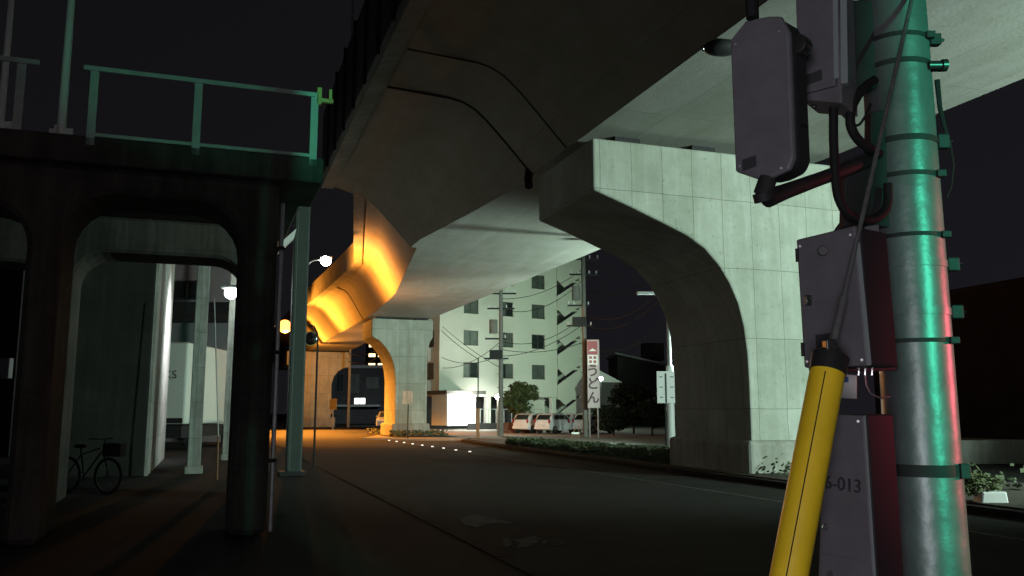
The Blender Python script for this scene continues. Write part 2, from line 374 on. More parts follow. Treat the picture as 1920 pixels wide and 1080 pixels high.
def section(s_, LEt, LWt):
    le, lw, zs, lr = interp(LEt, s_), interp(LWt, s_), interp(ZS, s_), interp(LR, s_)
    zw = zs+2.1; w = webpts(le, lw, zs)
    ring = [(le+.02, zw+.1), (le+.46, zw+.1)]+w+[(lr, zs), (lr+.5, zs+.55), (lr+1.4, zs+1.5), (lr+2.3, zs+1.95), (lr+3.6, zw+.05), (lr+3.6, zw+.55), (le+.02, zw+.55)]
    return ring
near = [-30, -10, 0, 5, 10, 14, 18, 20, 23, 24.8, 26.5, 28, 29.8, 31.5, 33.05]
far = [33.05, 34.5, 36.5, 38.6, 40.8, 43, 45, 48.4, 52, 56.5, 60, 64, 67.6, 72, 78, 84, 90, 100, 115, 130]
b = MB(); loft(b, [(s_, section(s_, LE, LW)) for s_ in near]); b.build('near_girder', 'web', deck, smooth=True)
b = MB(); loft(b, [(s_, section(s_, LE2, LW2)) for s_ in far]); b.build('far_girder', 'web', deck, smooth=True)
# bottom slab, a lighter cast strip proud of the girder
b = MB()
def sof(s_, LWt): 
    lw, lr, z = interp(LWt, s_), interp(LR, s_), interp(ZS, s_)
    return [(lw+.01, z-.004), (lw+.01, z-.03), (lr-.01, z-.03), (lr-.01, z-.004)]
loft(b, [(s_, sof(s_, LW)) for s_ in near]); b.build('soffit_slab', 'soffit', deck)
b = MB(); loft(b, [(s_, sof(s_, LW2)) for s_ in far]); b.build('soffit_slab', 'soffit', deck)
# fascia lip + parapet
def fasc(s_, LEt):
    le = interp(LEt, s_); zw = interp(ZS, s_)+2.1
    return [(le, zw), (le+.46, zw), (le+.46, zw+.098), (le+.3, zw+1.35), (le, zw+1.35)]
b = MB(); loft(b, [(s_, fasc(s_, LE)) for s_ in near]); b.build('parapet', 'footing', deck)
b = MB(); loft(b, [(s_, fasc(s_, LE2)) for s_ in far]); b.build('parapet', 'footing', deck)
def fascr(s_, LEt):
    le = interp(LR, s_)+3.3; zw = interp(ZS, s_)+2.1
    return [(le+.04, zw+.56), (le+.3, zw+.56), (le+.3, zw+1.5), (le+.04, zw+1.5)]
b = MB(); loft(b, [(s_, fascr(s_, LE)) for s_ in near+far[1:]]); b.build('parapet', 'footing', deck)
# noise barrier on the near parapet
nb = MB(); s_ = -29.
while s_ < 31.5:
    le = interp(LE, s_); z0 = interp(ZS, s_)+3.46
    nb.box(le-.02, le+.08, s_+.06, s_+1.94, z0-.95, z0+1.6); s_ += 2
nb.build('noise_barrier', 'barrier', deck)
for k in range(12):
    s_ = 9+k*2.0; le = interp(LE, s_); z0 = interp(ZS, s_)+3.46
    MB().box(le-.1, le+.1, s_-.06, s_+.06, z0-1.1, z0+1.7).build('barrier_post', 'dsteel', deck)
# joint seams that wrap round the web at the piers (raised drip strips)
def seam(s_, LEt, LWt, nm='joint_strip', r_=.022, ds=0):
    le, lw, zs = interp(LEt, s_), interp(LWt, s_), interp(ZS, s_)
    pts = [(le+.5, s_, zs+2.1)]+[(a, s_, z_) for a, z_ in webpts(le, lw, zs)]
    pts = [(a-.0, y_+ds*i/len(pts), z_-.01) for i, (a, y_, z_) in enumerate(pts)]
    MB().tube(pts, r_, 6).build(nm, 'rubber', deck, smooth=True)
seam(19.9, LE, LW); seam(22.4, LE, LW, 'drain_pipe', .035); seam(57.2, LE2, LW2, r_=.035)
# drain outlet and underside luminaire
MB().tube([(8.42, 22.45, 8.5), (8.38, 22.45, 8.2), (8.35, 22.3, 7.95)], .12, 10).build('drain_outlet', 'dsteel', deck, smooth=True)
# bearings above the piers are parts of the piers; manhole lamp pod under the soffit
pod = thing('inspection_lamp', 'dark tapered fitting fixed under the pale deck soffit beside the grey cabinet', 'lamp fitting', (*at(1345, 180, 15)[:2], 8.2), 'w')
pb = OFF[pod.name]
MB().sphere((pb[0]+.12, pb[1], pb[2]+.02), .36, 12, 8, (1, .6, .42)).build('housing', 'dsteel', pod, smooth=True)
MB().sphere((pb[0]-.24, pb[1]-.03, pb[2]-.0), .07, 8, 6, (.6, .8, 1)).build('lens', 'chrome', pod, smooth=True)
# ------------------------------------------------------------------ piers
def arc(cx, cz, rx, rz, a0, a1, n=8):
    return [(cx+rx*math.cos(R(a0+(a1-a0)*i/n)), cz+rz*math.sin(R(a0+(a1-a0)*i/n))) for i in range(n+1)]
def pier(poly, s0, s1, label, foot, bear, mname='pier'):
    l0 = (foot[0]+foot[1])/2
    r_ = thing('road_pier', label, 'pier', (l0, (s0+s1)/2, 0), 'a', 'concrete hammerhead piers of the elevated road')
    MB().prism(poly, 'y', s0, s1).build('pier_body', mname, r_, bevel=.05)
    f = MB().box(foot[0], foot[1], s0-.15, s1+.15, -.12, foot[2]).build('footing', 'footing', r_, bevel=.12, segs=3)
    for l_, zt in bear:
        for sy in (s0+.7, s1-.7):
            MB().box(l_-.35, l_+.35, sy-.3, sy+.3, max(p[1] for p in poly)-.01, zt).build('bearing', 'dsteel', r_)
    return r_
P1 = [(8.45, 8.12), (8.45, 6.83), (9.4, 6.5), (10.4, 6.12), (11.0, 5.88), (11.45, 5.6), (11.85, 5.2), (12.15, 4.75), (12.38, 4.25), (12.52, 3.7), (12.6, 3.0), (12.62, 2.3), (12.62, .8),
      (14.75, .8), (14.75, 4.6), (14.85, 5.3), (15.1, 5.85), (15.5, 6.35), (15.85, 6.75), (15.85, 8.12)]
pier(P1, 18.15, 21.8, 'nearest concrete pier, its pale front face lit, its long arm reaching over the road', (12.45, 15.0, .85), ((9.6, 8.37), (11.8, 8.37), (14.6, 8.37)))
z2 = 7.55
P2 = [(9.7, z2), (9.7, 6.38), (10.2, 6.1), (10.6, 5.7), (10.9, 5.25), (11.1, 4.8), (11.22, 4.3), (11.3, 3.6), (11.32, .75), (13.4, .75), (13.4, 5.5), (13.55, 6.1), (13.75, 6.4), (13.75, z2)]
pier(P2, 54.9, 58.6, 'second concrete pier with its rounded arm edge glowing amber, beside the apartment block', (11.1, 13.6, .8), ((10.3, 7.68), (13.0, 7.68)))
P3 = [(7.0, 7.5), (7.0, 6.2), (7.9, 5.6), (8.3, 4.8), (8.45, 4.0), (8.45, .8), (11.45, .8), (11.45, 4.3), (11.65, 5.0), (12.1, 5.6), (12.6, 5.9), (13.35, 6.05), (13.35, 7.5)]
pier(P3, 87, 91, 'farthest pier, ochre in the lamplight at the end of the road', (8.2, 11.9, 1.0), ((8.3, 7.64), (12.5, 7.64)))
# cables clipped on pier 1 front: small wall box lower right
# ------------------------------------------------------------------ lamps
def street_lamp(base, h, arm, label, m, bulb_r, power, col, frame='w', cat='street lamp', lit_arm=.0, pole=True, soft=.2, down=.25, spot=None):
    r_ = thing('street_lamp', label, cat, base, frame)
    x, y, z = base
    if pole: MB().tube([(x, y, z), (x, y, z+h*.5), (x, y, z+h-.3), (x+arm*.3, y, z+h), (x+arm, y, z+h+.1)], [.09, .07, .05, .045, .04], 10).build('pole', 'steel', r_, smooth=True)
    MB().box(x+arm-.3, x+arm+.3, y-.15, y+.15, z+h+.12, z+h+.24).build('lamp_head', 'steel', r_, bevel=.04)
    MB().sphere((x+arm, y, z+h), bulb_r, 14, 8).build('bulb', m, r_, smooth=True)
    if power: light('lamp_light', r_, (x+arm, y, z+h-bulb_r-down), power, col, soft)
    for (pw, sz, dr) in (spot or ()):      # added cones that steer the lamp's light: power, opening, direction
        o = light('aimed_light', r_, (x+arm, y, z+h-bulb_r-down), pw, col, soft, 'SPOT', spot_size=R(sz), spot_blend=.9)
        o.rotation_euler = Vector(dr).to_track_quat('-Z', 'Y').to_euler()
    return r_
AMB = (1, .33, .035); WHT = (.82, 1, .86); CW = (.85, .97, 1)
p = at(534, 612, 64)
street_lamp((p[0]-1.4, p[1], 0), p[2], 1.4, 'glowing amber street lamp seen in the slot between the dark columns', 'amberlamp', .5, 0, AMB, spot=((60000, 124, (.3, -.24, -1)), (11000, 122, (1, -.2, .85))))
p = at(611, 489, 42)
street_lamp((p[0]-1.0, p[1], 0), p[2], 1.0, 'bright white street lamp left of the glowing parapet, highest of the lit lamps', 'whitelamp', .26, 0, CW, spot=((260, 120, (-.4, 0, -1)),))
p = at(433, 549, 27)
street_lamp((p[0]+.9, p[1], 0), p[2], -.9, 'bright white lamp in the curved corner of the dark arch', 'whitelamp', .2, 0, (.93, .95, 1), spot=((1500, 120, (-1, -.1, -.5)),))
# amber lamps whose posts stand behind the green column and on the far kerb
q = at(556, 575, 44.5)
street_lamp((q[0]-.2, q[1], 0), 7.7, .2, 'amber street lamp hidden behind the green column, lighting the curved web', 'amberlamp', .12, 0, AMB, spot=((5000, 115, (.3, .3, -1)), (12000, 126, (1, .1, .85))))
q = at(550, 600, 76)
street_lamp((q[0], q[1], 0), 6.6, .5, 'far amber street lamp behind the green column near the last pier', 'amberlamp', .12, 0, AMB, spot=((52000, 122, (.2, -.2, -1)), (9000, 110, (.5, -1, .6)), (3000, 120, (.3, 1, .1))))
# white street lamps on the right: beside the road out of shot and behind the near pier
p = at(770, 600, 100)
street_lamp((p[0], 100, 0), 5.5, .3, 'white street lamp hidden behind the second pier, lighting the far pavement', 'whitelamp', .12, 0, CW, spot=((2600, 140, (-1, .4, -.5)),))
def floodlight(l, s_, h, target, power, col, size, label, soft=.2, second=None):
    x, y, _ = ax(l, s_); r_ = thing('floodlight', label, 'floodlight', (x, y, 0))
    MB().tube([(x, y, 0), (x, y, h-.15)], [.09, .06], 10).build('pole', 'steel', r_, smooth=True)
    t_ = Vector(ax(*target))-Vector((x, y, h)); f = t_.normalized(); a_ = Vector((-f.y, f.x, 0)).normalized(); b_ = a_.cross(f)
    c_ = Vector((x, y, h)); q = [c_+a_*.25*i+b_*.18*j for i, j in ((-1, -1), (1, -1), (1, 1), (-1, 1))]
    MB().slab([tuple(v-f*.15) for v in q], tuple(f*.15)).build('lamp_case', 'dsteel', r_, bevel=.02)
    MB().slab([tuple(c_+(v-c_)*.9+f*.002) for v in q], tuple(f*.01)).build('lens', 'whitelamp', r_)
    o = light('lamp_light', r_, tuple(c_+f*.1), power, col, soft, 'SPOT', spot_size=R(size), spot_blend=.7)
    o.rotation_euler = f.to_track_quat('-Z', 'Y').to_euler()
    if second:
        o = light('soffit_fill_light', r_, tuple(c_+f*.1+Vector((0, 0, .1))), second[1], col, soft, 'SPOT', spot_size=R(second[2]), spot_blend=.8)
        o.rotation_euler = (Vector(ax(*second[0]))-c_).to_track_quat('-Z', 'Y').to_euler()
floodlight(19.5, 29, 3.3, (12.2, 55, 4.5), 13000, (.72, 1, .86), 66, 'added white floodlight hidden behind the nearest pier, lighting the second pier and soffit', second=((10.5, 34.5, 8.0), 7500, 108))  # added source for the second pier; its upper cone brightens the soffit
floodlight(21.5, 2, 4.2, (13.2, 18, 6.0), 20000, (.72, 1, .87), 78, 'white floodlight on a pole at the right lighting the nearest pier')
street_lamp((13.6, 68, 0), 8.3, .6, 'white street lamp hidden behind the near pier, lighting the apartment block', 'whitelamp', .15, 0, (.66, 1, .7), soft=.3, spot=((6800, 120, (-1, .75, 0)),))
# traffic signals behind the camera and across the road: their light colours the steel pole
def signal(base, face, label, lens, power, col, h, aim=None, aim2=None):
    r_ = thing('traffic_signal', label, 'traffic signal', base)
    x, y, z = base; f = Vector(face).normalized(); t = Vector((-f.y, f.x, 0))
    MB().tube([(x, y, z), (x, y, h+.5)], [.07, .05], 10).build('pole', 'steel', r_, smooth=True)
    c_ = Vector((x, y, h))+f*.2
    q = [c_+t*.2*a+Vector((0, 0, .5*b_)) for a, b_ in ((-1, -1), (1, -1), (1, 1), (-1, 1))]
    MB().slab([tuple(v-f*.1) for v in q], tuple(f*.2)).build('signal_case', 'dsteel', r_, bevel=.02)
    for k, mm in ((.22, 'rled' if lens == 'rled' else 'blackplastic'), (-.22, 'gled' if lens == 'gled' else 'blackplastic')):
        cc = c_+Vector((0, 0, k)); MB().tube([tuple(cc+f*.09), tuple(cc+f*.125)], .14, 16).build('lens', mm, r_)
    if aim:      # beam shaped to colour the pole and miss the guard
        o = light('lens_light', r_, tuple(c_+f*.35), power, col, .1, 'SPOT', spot_size=R(aim[1]), spot_blend=.45)
        o.rotation_euler = (Vector(aim[0])-(c_+f*.35)).to_track_quat('-Z', 'Y').to_euler(); o.scale = (aim[2], 1, 1)
    else: light('lens_light', r_, tuple(c_+f*.35), power, col, .12)
    if aim2:  # second beam added to tint the footbridge; a real signal has none
        o = light('lens_light', r_, tuple(c_+f*.35), aim2[3], col, .1, 'SPOT', spot_size=R(aim2[1]), spot_blend=.6)
        o.rotation_euler = (Vector(aim2[0])-(c_+f*.35)).to_track_quat('-Z', 'Y').to_euler(); o.scale = (1, aim2[2], 1)
    return r_
signal((4.7, -4.4, 0), (-.45, .9, 0), 'traffic signal showing green on the near pavement', 'gled', 2600, (.1, 1, .6), 2.6, ((1.385, 2.55, 2.2), 50, .083), ((-3.9, 11.0, 6.1), 17, .62, 900))
signal((10.8, 3.0, 0), (-1, .05, 0), 'traffic signal showing red across the side road', 'rled', 2000, (1, .1, .17), 2.2, ((1.25, 3.5, 1.6), 17.5, 1), ((2.26, 4.97, 2.3), 32, 1, 230))
vm = thing('fill_light_box', 'added unseen fill light, a tall box with a glowing front behind the camera', 'fill light', (-.9, -2.6, 0))  # made-up fill light for the foreground, set out of view
MB().box(-1.4, -.4, -3.4, -2.62, 0, 1.85).build('case', 'white', vm, bevel=.03)
MB().box(-1.33, -.47, -2.615, -2.6, .7, 1.78).build('fill_panel', 'litblue', vm)
MB().box(-1.2, -.6, -2.615, -2.6, .15, .4).build('fill_box_flap', 'blackplastic', vm)
light('panel_fill_light', vm, (-.9, -2.55, 1.25), 104, (.97, .93, 1), kind='AREA', shape='RECTANGLE', size=.85, size_y=1.05).rotation_euler = (R(95), 0, R(-12))
# ------------------------------------------------------------------ old concrete frames on the left (axis frame)
def corner(l, z, r_, a0, a1, n=6): return [(l+r_*math.cos(R(a0+(a1-a0)*i/n)), z+r_*math.sin(R(a0+(a1-a0)*i/n))) for i in range(n+1)]
def frame_poly(la, lb, zt, opens, legs_out):
    """closed outline of a portal: outer box with arched openings cut up from the ground; opens = [(l0,l1,ztop,r)]"""
    poly = [(la, zt), (la, 0)]
    for (a, b_, z, r_) in opens:
        poly += [(a, 0)]+corner(a+r_, z-r_, r_, 180, 90)+corner(b_-r_, z-r_, r_, 90, 0)+[(b_, 0)]
    poly += [(lb, 0), (lb, zt)]
    return poly
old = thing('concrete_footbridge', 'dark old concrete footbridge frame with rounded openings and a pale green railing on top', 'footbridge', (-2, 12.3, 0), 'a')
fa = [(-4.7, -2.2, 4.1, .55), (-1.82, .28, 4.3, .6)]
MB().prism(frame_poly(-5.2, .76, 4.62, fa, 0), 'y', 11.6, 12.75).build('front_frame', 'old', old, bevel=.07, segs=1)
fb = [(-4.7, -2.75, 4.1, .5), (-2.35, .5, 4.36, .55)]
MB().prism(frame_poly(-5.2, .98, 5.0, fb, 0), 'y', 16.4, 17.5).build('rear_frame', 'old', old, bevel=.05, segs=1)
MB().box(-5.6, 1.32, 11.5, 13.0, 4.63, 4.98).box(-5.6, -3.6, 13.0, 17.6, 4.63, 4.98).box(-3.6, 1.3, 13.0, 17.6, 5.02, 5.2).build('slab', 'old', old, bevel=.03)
for l_ in (-1.57, -.33, 1.17):
    MB().box(l_-.05, l_+.05, 11.5, 11.515, 4.86, 5.9).build('rail_post', 'greenpaint', old, bevel=.003)
MB().box(-1.7, 1.17, 11.47, 11.498, 5.83, 5.89).build('top_rail', 'greenpaint', old, bevel=.004)
MB().box(-1.57, 1.17, 11.518, 11.55, 4.985, 5.03).build('bottom_rail', 'greenpaint', old, bevel=.004)
for l_ in (-2.4, -3.6):
    MB().box(l_-.05, l_+.05, 11.55, 11.565, 4.9, 5.87).build('rail_post', 'greenpaint', old)
MB().box(-3.7, -2.2, 11.5, 11.53, 5.83, 5.89).build('top_rail', 'greenpaint', old)
MB().box(1.22, 1.42, 11.5, 11.56, 5.78, 5.83).box(1.36, 1.4, 11.5, 11.56, 5.8, 5.97).box(1.2, 1.26, 11.5, 11.56, 5.74, 5.98).build('rail_bracket', 'yellowsign', old)
# downpipe on the right-hand leg
MB().box(.785, .84, 11.66, 11.74, 0.02, 4.35).build('downpipe', 'steel', old, bevel=.015)
for z_ in (.9, 2.3, 3.7): MB().box(.765, .855, 11.645, 11.755, z_, z_+.05).build('pipe_clip', 'dsteel', old)
# lamp posts standing on the footbridge
def bridge_post(l_, s_, z0, h, r0, label, cut=None):
    x, y, _ = ax(l_, s_); r_ = thing('lamp_post', label, 'lamp post', (x, y, z0))
    MB().tube([(x, y, z0), (x, y, z0+h*.45), (x+.0, y, z0+h)], [r0, r0*.8, r0*.55], 12).build('pole', 'white', r_, smooth=True)
    MB().box(x-.14, x+.14, y-.14, y+.14, z0, z0+.03).build('base_plate', 'white', r_, bevel=.005)
    for a in range(4):
        dx, dy = math.cos(a*math.pi/2), math.sin(a*math.pi/2)
        MB().prism([(x+dx*.03-dy*.01, y+dy*.03+dx*.01), (x+dx*.15-dy*.01, y+dy*.15+dx*.01), (x+dx*.15+dy*.01, y+dy*.15-dx*.01), (x+dx*.03+dy*.01, y+dy*.03-dx*.01)], 'z', z0+.03, z0+.14).build('gusset', 'white', r_)
    MB().tube([(x, y, z0+h), (x+.4, y, z0+h+.35), (x+1.1, y, z0+h+.45)], [.03, .03, .03], 8).build('arm', 'white', r_, smooth=True)
    MB().box(x+1.05, x+1.55, y-.1, y+.1, z0+h+.38, z0+h+.5).build('lamp_head', 'white', r_, bevel=.03)
bridge_post(-1.95, 11.8, 4.985, 4.5, .055, 'tall pale steel lamp post standing on the footbridge left of the green railing')
bridge_post(-2.62, 11.75, 4.985, 3.6, .045, 'steel lamp post on the footbridge at the extreme left edge of the photo')
x, y, _ = ax(3.9, 27.2)
mast = thing('lightning_mast', 'thin grey mast standing on the dark parapet edge, cut by the top of the photo', 'mast', (x, y, 11.7))
MB().tube([(x, y, 11.7), (x, y, 13.4)], [.09, .07], 10).build('lower_pole', 'barrier', mast, smooth=True)
MB().tube([(x, y, 13.4), (x, y, 19)], [.045, .03], 8).build('upper_pole', 'steel', mast, smooth=True)
# pale wall pier beyond the frames and square pillars
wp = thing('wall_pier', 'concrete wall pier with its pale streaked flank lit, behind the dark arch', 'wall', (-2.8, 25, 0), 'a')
MB().box(-4.2, -1.42, 22.89, 31.5, 0, 7.6).build('wall_core', 'oldshade', wp, bevel=.03)
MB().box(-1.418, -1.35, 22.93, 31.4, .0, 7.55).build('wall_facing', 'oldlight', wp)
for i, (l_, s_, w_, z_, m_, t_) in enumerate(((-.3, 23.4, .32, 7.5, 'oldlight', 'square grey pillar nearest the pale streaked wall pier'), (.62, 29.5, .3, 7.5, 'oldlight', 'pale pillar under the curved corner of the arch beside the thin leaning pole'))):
    q = thing('pillar', t_, 'pillar', (l_, s_, 0), 'a', 'square pillars beyond the arch')
    MB().box(l_-w_/2, l_+w_/2, s_, s_+.4, 0, z_).build('shaft', m_, q, bevel=.02)
    MB().box(l_-w_/2-.06, l_+w_/2+.06, s_-.06, s_+.46, 0, .18).build('plinth', 'footing', q, bevel=.02)
# high deck carried by the pillars
# green column with gutter brackets
gc = thing('steel_column', 'dark green box column with pale bracket plates at its head, left of the glowing parapet', 'column', (2.1, 22, 0), 'a')
MB().box(1.84, 2.22, 21.9, 22.3, 0, 7.55).build('shaft', 'greencol', gc, bevel=.04, segs=3)
MB().box(1.84, 1.93, 21.84, 21.898, .12, 6.6).build('cable_duct', 'greencol', gc, bevel=.02)
MB().box(1.68, 2.3, 21.8, 22.4, 0, .1).build('base_plate', 'dsteel', gc, bevel=.01)
MB().prism([(1.3, 6.7), (1.5, 6.86), (1.8, 7.2), (2.24, 7.55), (2.24, 7.42), (1.88, 7.1), (1.77, 6.5), (1.4, 6.1), (1.3, 6.1)], 'y', 21.62, 21.86).build('bracket_plate', 'greencol', gc, bevel=.01)
MB().tube([(1.27, 21.6, .1), (1.27, 21.6, 6.7), (1.5, 21.6, 6.92), (2.24, 21.6, 7.55)], .022, 8).build('conduit', 'steel', gc, smooth=True)
MB().prism([(1.43, 5.45), (1.52, 5.75), (1.84, 6.08), (1.8, 5.85)], 'y', 21.5, 21.85).build('stay_plate', 'white', gc, bevel=.005)
# leaning thin stake
x, y, _ = gr(407, 900); p2 = at(402, 560, y+.2)
st = thing('marker_pole', 'thin leaning marker pole, pale at the foot, before the pale pillars', 'pole', (x, y, 0))
MB().tube([(x, y, 0), (x-.02, y, 1.0)], .02, 6).build('lower_tube', 'wood', st, smooth=True)
MB().tube([(x-.02, y, 1.0), p2], .014, 6).build('upper_tube', 'steel', st, smooth=True)
# bicycle parked in the dark
def wheel(root, c_, r_, axis):
    w = MB().torus(c_, r_, .02, axis, 30, 6).build('wheel', 'tyre', root, smooth=True)
    MB().torus(c_, r_-.03, .012, axis, 30, 5).build('rim', 'chrome', w, smooth=True)
    sp = MB(); a_ = Vector(axis).normalized(); u_ = a_.orthogonal().normalized(); v_ = a_.cross(u_)
    for k in range(14):
        d_ = u_*math.cos(k*math.pi/7)+v_*math.sin(k*math.pi/7); sp.tube([c_, tuple(Vector(c_)+d_*(r_-.03))], .002, 3)
    sp.build('spokes', 'chrome', w); MB().tube([tuple(Vector(c_)-a_*.05), tuple(Vector(c_)+a_*.05)], .02, 8).build('hub', 'chrome', w)
x, y, _ = gr(200, 925)
bk = thing('bicycle', 'parked bicycle in the dark under the arch, only its rim glinting', 'bicycle', (x, y, 0))
ux, uy = -.93, .36
def B(t, z, o=0): return (x+ux*t-uy*o, y+uy*t+ux*o, z)
axw = (-uy, ux, 0)
wheel(bk, B(0, .33), .33, axw); wheel(bk, B(1.05, .33), .33, axw)
MB().tube([B(.16, .88), B(.0, .33)], .016, 6).tube([B(.2, .78), B(.62, .3), B(.72, .75)], .016, 6).tube([B(.24, .85), B(.72, .72), B(.62, .3), B(1.05, .33), B(.72, .72)], .014, 6).build('frame', 'dsteel', bk)
MB().tube([B(.16, .86), B(.12, 1.02)], .014, 6).tube([B(.26, 1.04, -.28), B(.1, 1.03, -.18), B(.1, 1.03, .18), B(.26, 1.04, .28)], .013, 6).build('handlebar', 'chrome', bk)
MB().sphere(B(.76, .88), .12, 10, 6, (1.1, .7, .35)).tube([B(.72, .72), B(.74, .86)], .014, 6).build('saddle', 'rubber', bk)
MB().torus(B(.62, .3, .05), .09, .008, axw, 16, 4).build('chainring', 'chrome', bk)
q = B(-.12, .68); MB().box(q[0]-.17, q[0]+.17, q[1]-.14, q[1]+.14, .7, .95).build('basket', 'dsteel', bk, bevel=.02)
# buildings at the left beyond the frames
def solid_building(name, label, cat, base, u, w, d, h, m, roofm='roof', wins=(), group=None, parapet=.4):
    """box building: u = unit direction of its front; front runs from base along u"""
    r_ = thing(name, label, cat, base, group=group)
    n_ = (-u[1], u[0]); x, y, z = base
    P = lambda a, b_, z_: (x+u[0]*a+n_[0]*b_, y+u[1]*a+n_[1]*b_, z+z_)
    MB().hexa([P(0, 0, 0), P(w, 0, 0), P(w, d, 0), P(0, d, 0), P(0, 0, h), P(w, 0, h), P(w, d, h), P(0, d, h)]).build('wall', m, r_)
    MB().hexa([P(-.15, -.15, h+.003), P(w+.15, -.15, h+.003), P(w+.15, d+.15, h+.003), P(-.15, d+.15, h+.003), P(-.15, -.15, h+parapet), P(w+.15, -.15, h+parapet), P(w+.15, d+.15, h+parapet), P(-.15, d+.15, h+parapet)]).build('roof', roofm, r_, bevel=.02)
    for (a, z_, ww, hh, gm) in wins:
        f_ = MB()
        for (a0, a1, z0, z1) in ((a-.06, a, z_-.06, z_+hh+.06), (a+ww, a+ww+.06, z_-.06, z_+hh+.06), (a, a+ww, z_-.06, z_), (a, a+ww, z_+hh, z_+hh+.06), (a+ww/2-.03, a+ww/2+.03, z_, z_+hh)):
            f_.hexa([P(a0, -.08, z0), P(a1, -.08, z0), P(a1, .05, z0), P(a0, .05, z0), P(a0, -.08, z1), P(a1, -.08, z1), P(a1, .05, z1), P(a0, .05, z1)])
        fo = f_.build('window', 'frame', r_)
        g_ = MB()
        for (a0, a1) in ((a, a+ww/2-.03), (a+ww/2+.03, a+ww)):
            g_.hexa([P(a0, -.02, z_), P(a1, -.02, z_), P(a1, -.005, z_), P(a0, -.005, z_), P(a0, -.02, z_+hh), P(a1, -.02, z_+hh), P(a1, -.005, z_+hh), P(a0, -.005, z_+hh)])
        g_.build('pane', gm, fo)
    return r_, P
solid_building('warehouse', 'grey warehouse wall with a dark canopy beam, seen past the pillars through the arch', 'warehouse', (-22, 45, 0), (1, 0), 8.2, 4, 11, 'wall_grey', wins=((4.0, 7.5, 1.4, .9, 'glass'),))
aw = thing('canopy', 'dark loading canopy above the white truck', 'canopy', (-17, 42, 5.9))
MB().box(-21, -13.2, 40.5, 44.98, 6.2, 6.75).build('beam', 'darkwall', aw, bevel=.03)
MB().box(-13.6, -13.3, 40.6, 40.9, 0, 6.19).build('post', 'wall_grey', aw, bevel=.02)
MB().box(-21, -20.7, 40.6, 40.9, 0, 6.19).build('post', 'wall_grey', aw, bevel=.02)
# box truck
tr = thing('box_truck', 'white box truck with dark lettering, half hidden behind the grey pillar', 'truck', (-13.5, 37.5, 0))
MB().box(-15.5, -13.1, 34.6, 39.5, 1.05, 4.35).build('cargo_box', 'wall_white', tr, bevel=.12, segs=3)
MB().box(-15.4, -13.2, 34.56, 34.6, 1.1, 1.3).build('rear_sill', 'dsteel', tr)
MB().box(-15.3, -13.3, 39.6, 41.4, .6, 2.7).build('cab', 'carwhite', tr, bevel=.12)
MB().box(-15.3, -13.3, 34.8, 41.2, .5, 1.0).build('chassis', 'dsteel', tr)
for wx in (-15.3, -13.3):
    for wy in (36, 40.4):
        MB().tube([(wx-.14, wy, .42), (wx+.14, wy, .42)], .42, 18).build('wheel', 'tyre', tr, smooth=True)
text_part('lettering', 'KS', .46, 'ink', tr, (-13.78, 34.585, 3.02), (math.pi/2, 0, 0))
# far-left building with lit ribbed panel
solid_building('shop_building', 'dark two-storey building at the left edge with a pale band below its windows', 'building', (-24, 30, 0), (1, 0), 6.6, 8, 6.6, 'darkwall', wins=((1, 3.6, 1.6, 1.3, 'glass'), (3.8, 3.6, 1.6, 1.3, 'glass'), (4.4, .8, 1.4, 1.3, 'litblue')))
fa_ = MB().box(-24, -17.45, 29.7, 29.95, 2.7, 3.4); solo(fa_, 'sign_board', 'wall_grey', 'blank pale sign band across the dark left-edge building', 'sign board', (-20, 29.8, 2.7), bevel=.02)
# wires in the arch corner
# traffic mirror with curved top post beside the kerb
x, y, _ = gr(588, 878)
mr = thing('traffic_mirror', 'slim dark hooked post with round traffic mirror at the kerb beside the green column', 'traffic mirror', (x, y, 0))
h_ = at(590, 640, y)[2]
MB().tube([(x, y, 0), (x, y, h_-.1), (x-.03, y, h_+.25), (x-.12, y, h_+.42), (x-.26, y, h_+.46)], .03, 8).build('post', 'dsteel', mr, smooth=True)
c_ = (x-.2, y-.02, h_+.08)
MB().tube([c_, (c_[0], c_[1]+.06, c_[2])], .21, 20).build('mirror_rim', 'yellowsign', mr, smooth=True)
MB().sphere((c_[0], c_[1]-.0, c_[2]), .19, 16, 8, (1, .2, 1)).build('mirror_face', 'chrome', mr, smooth=True)
# ------------------------------------------------------------------ apartment block
G = (.819, .574); C0 = (-6.39, 78.2); NB = (-G[1], G[0])       # front runs right and away; NB points back
ab = thing('apartment_block', 'pale multi-storey apartment block with paired dark windows and an open outside staircase', 'apartment block', (C0[0], C0[1], 0))
def Q(a, b_, z_): return (C0[0]+G[0]*a+NB[0]*b_, C0[1]+G[1]*a+NB[1]*b_, z_)
def qbox(mb, a0, a1, b0, b1, z0, z1):
    return mb.hexa([Q(a0, b0, z0), Q(a1, b0, z0), Q(a1, b1, z0), Q(a0, b1, z0), Q(a0, b0, z1), Q(a1, b0, z1), Q(a1, b1, z1), Q(a0, b1, z1)])
HB = 23.6
cols = [3.1, 7.15, 11.0]; flz = [4.7, 7.7, 10.7, 13.7, 16.7, 19.7]; WW, WHt = 1.62, 1.42
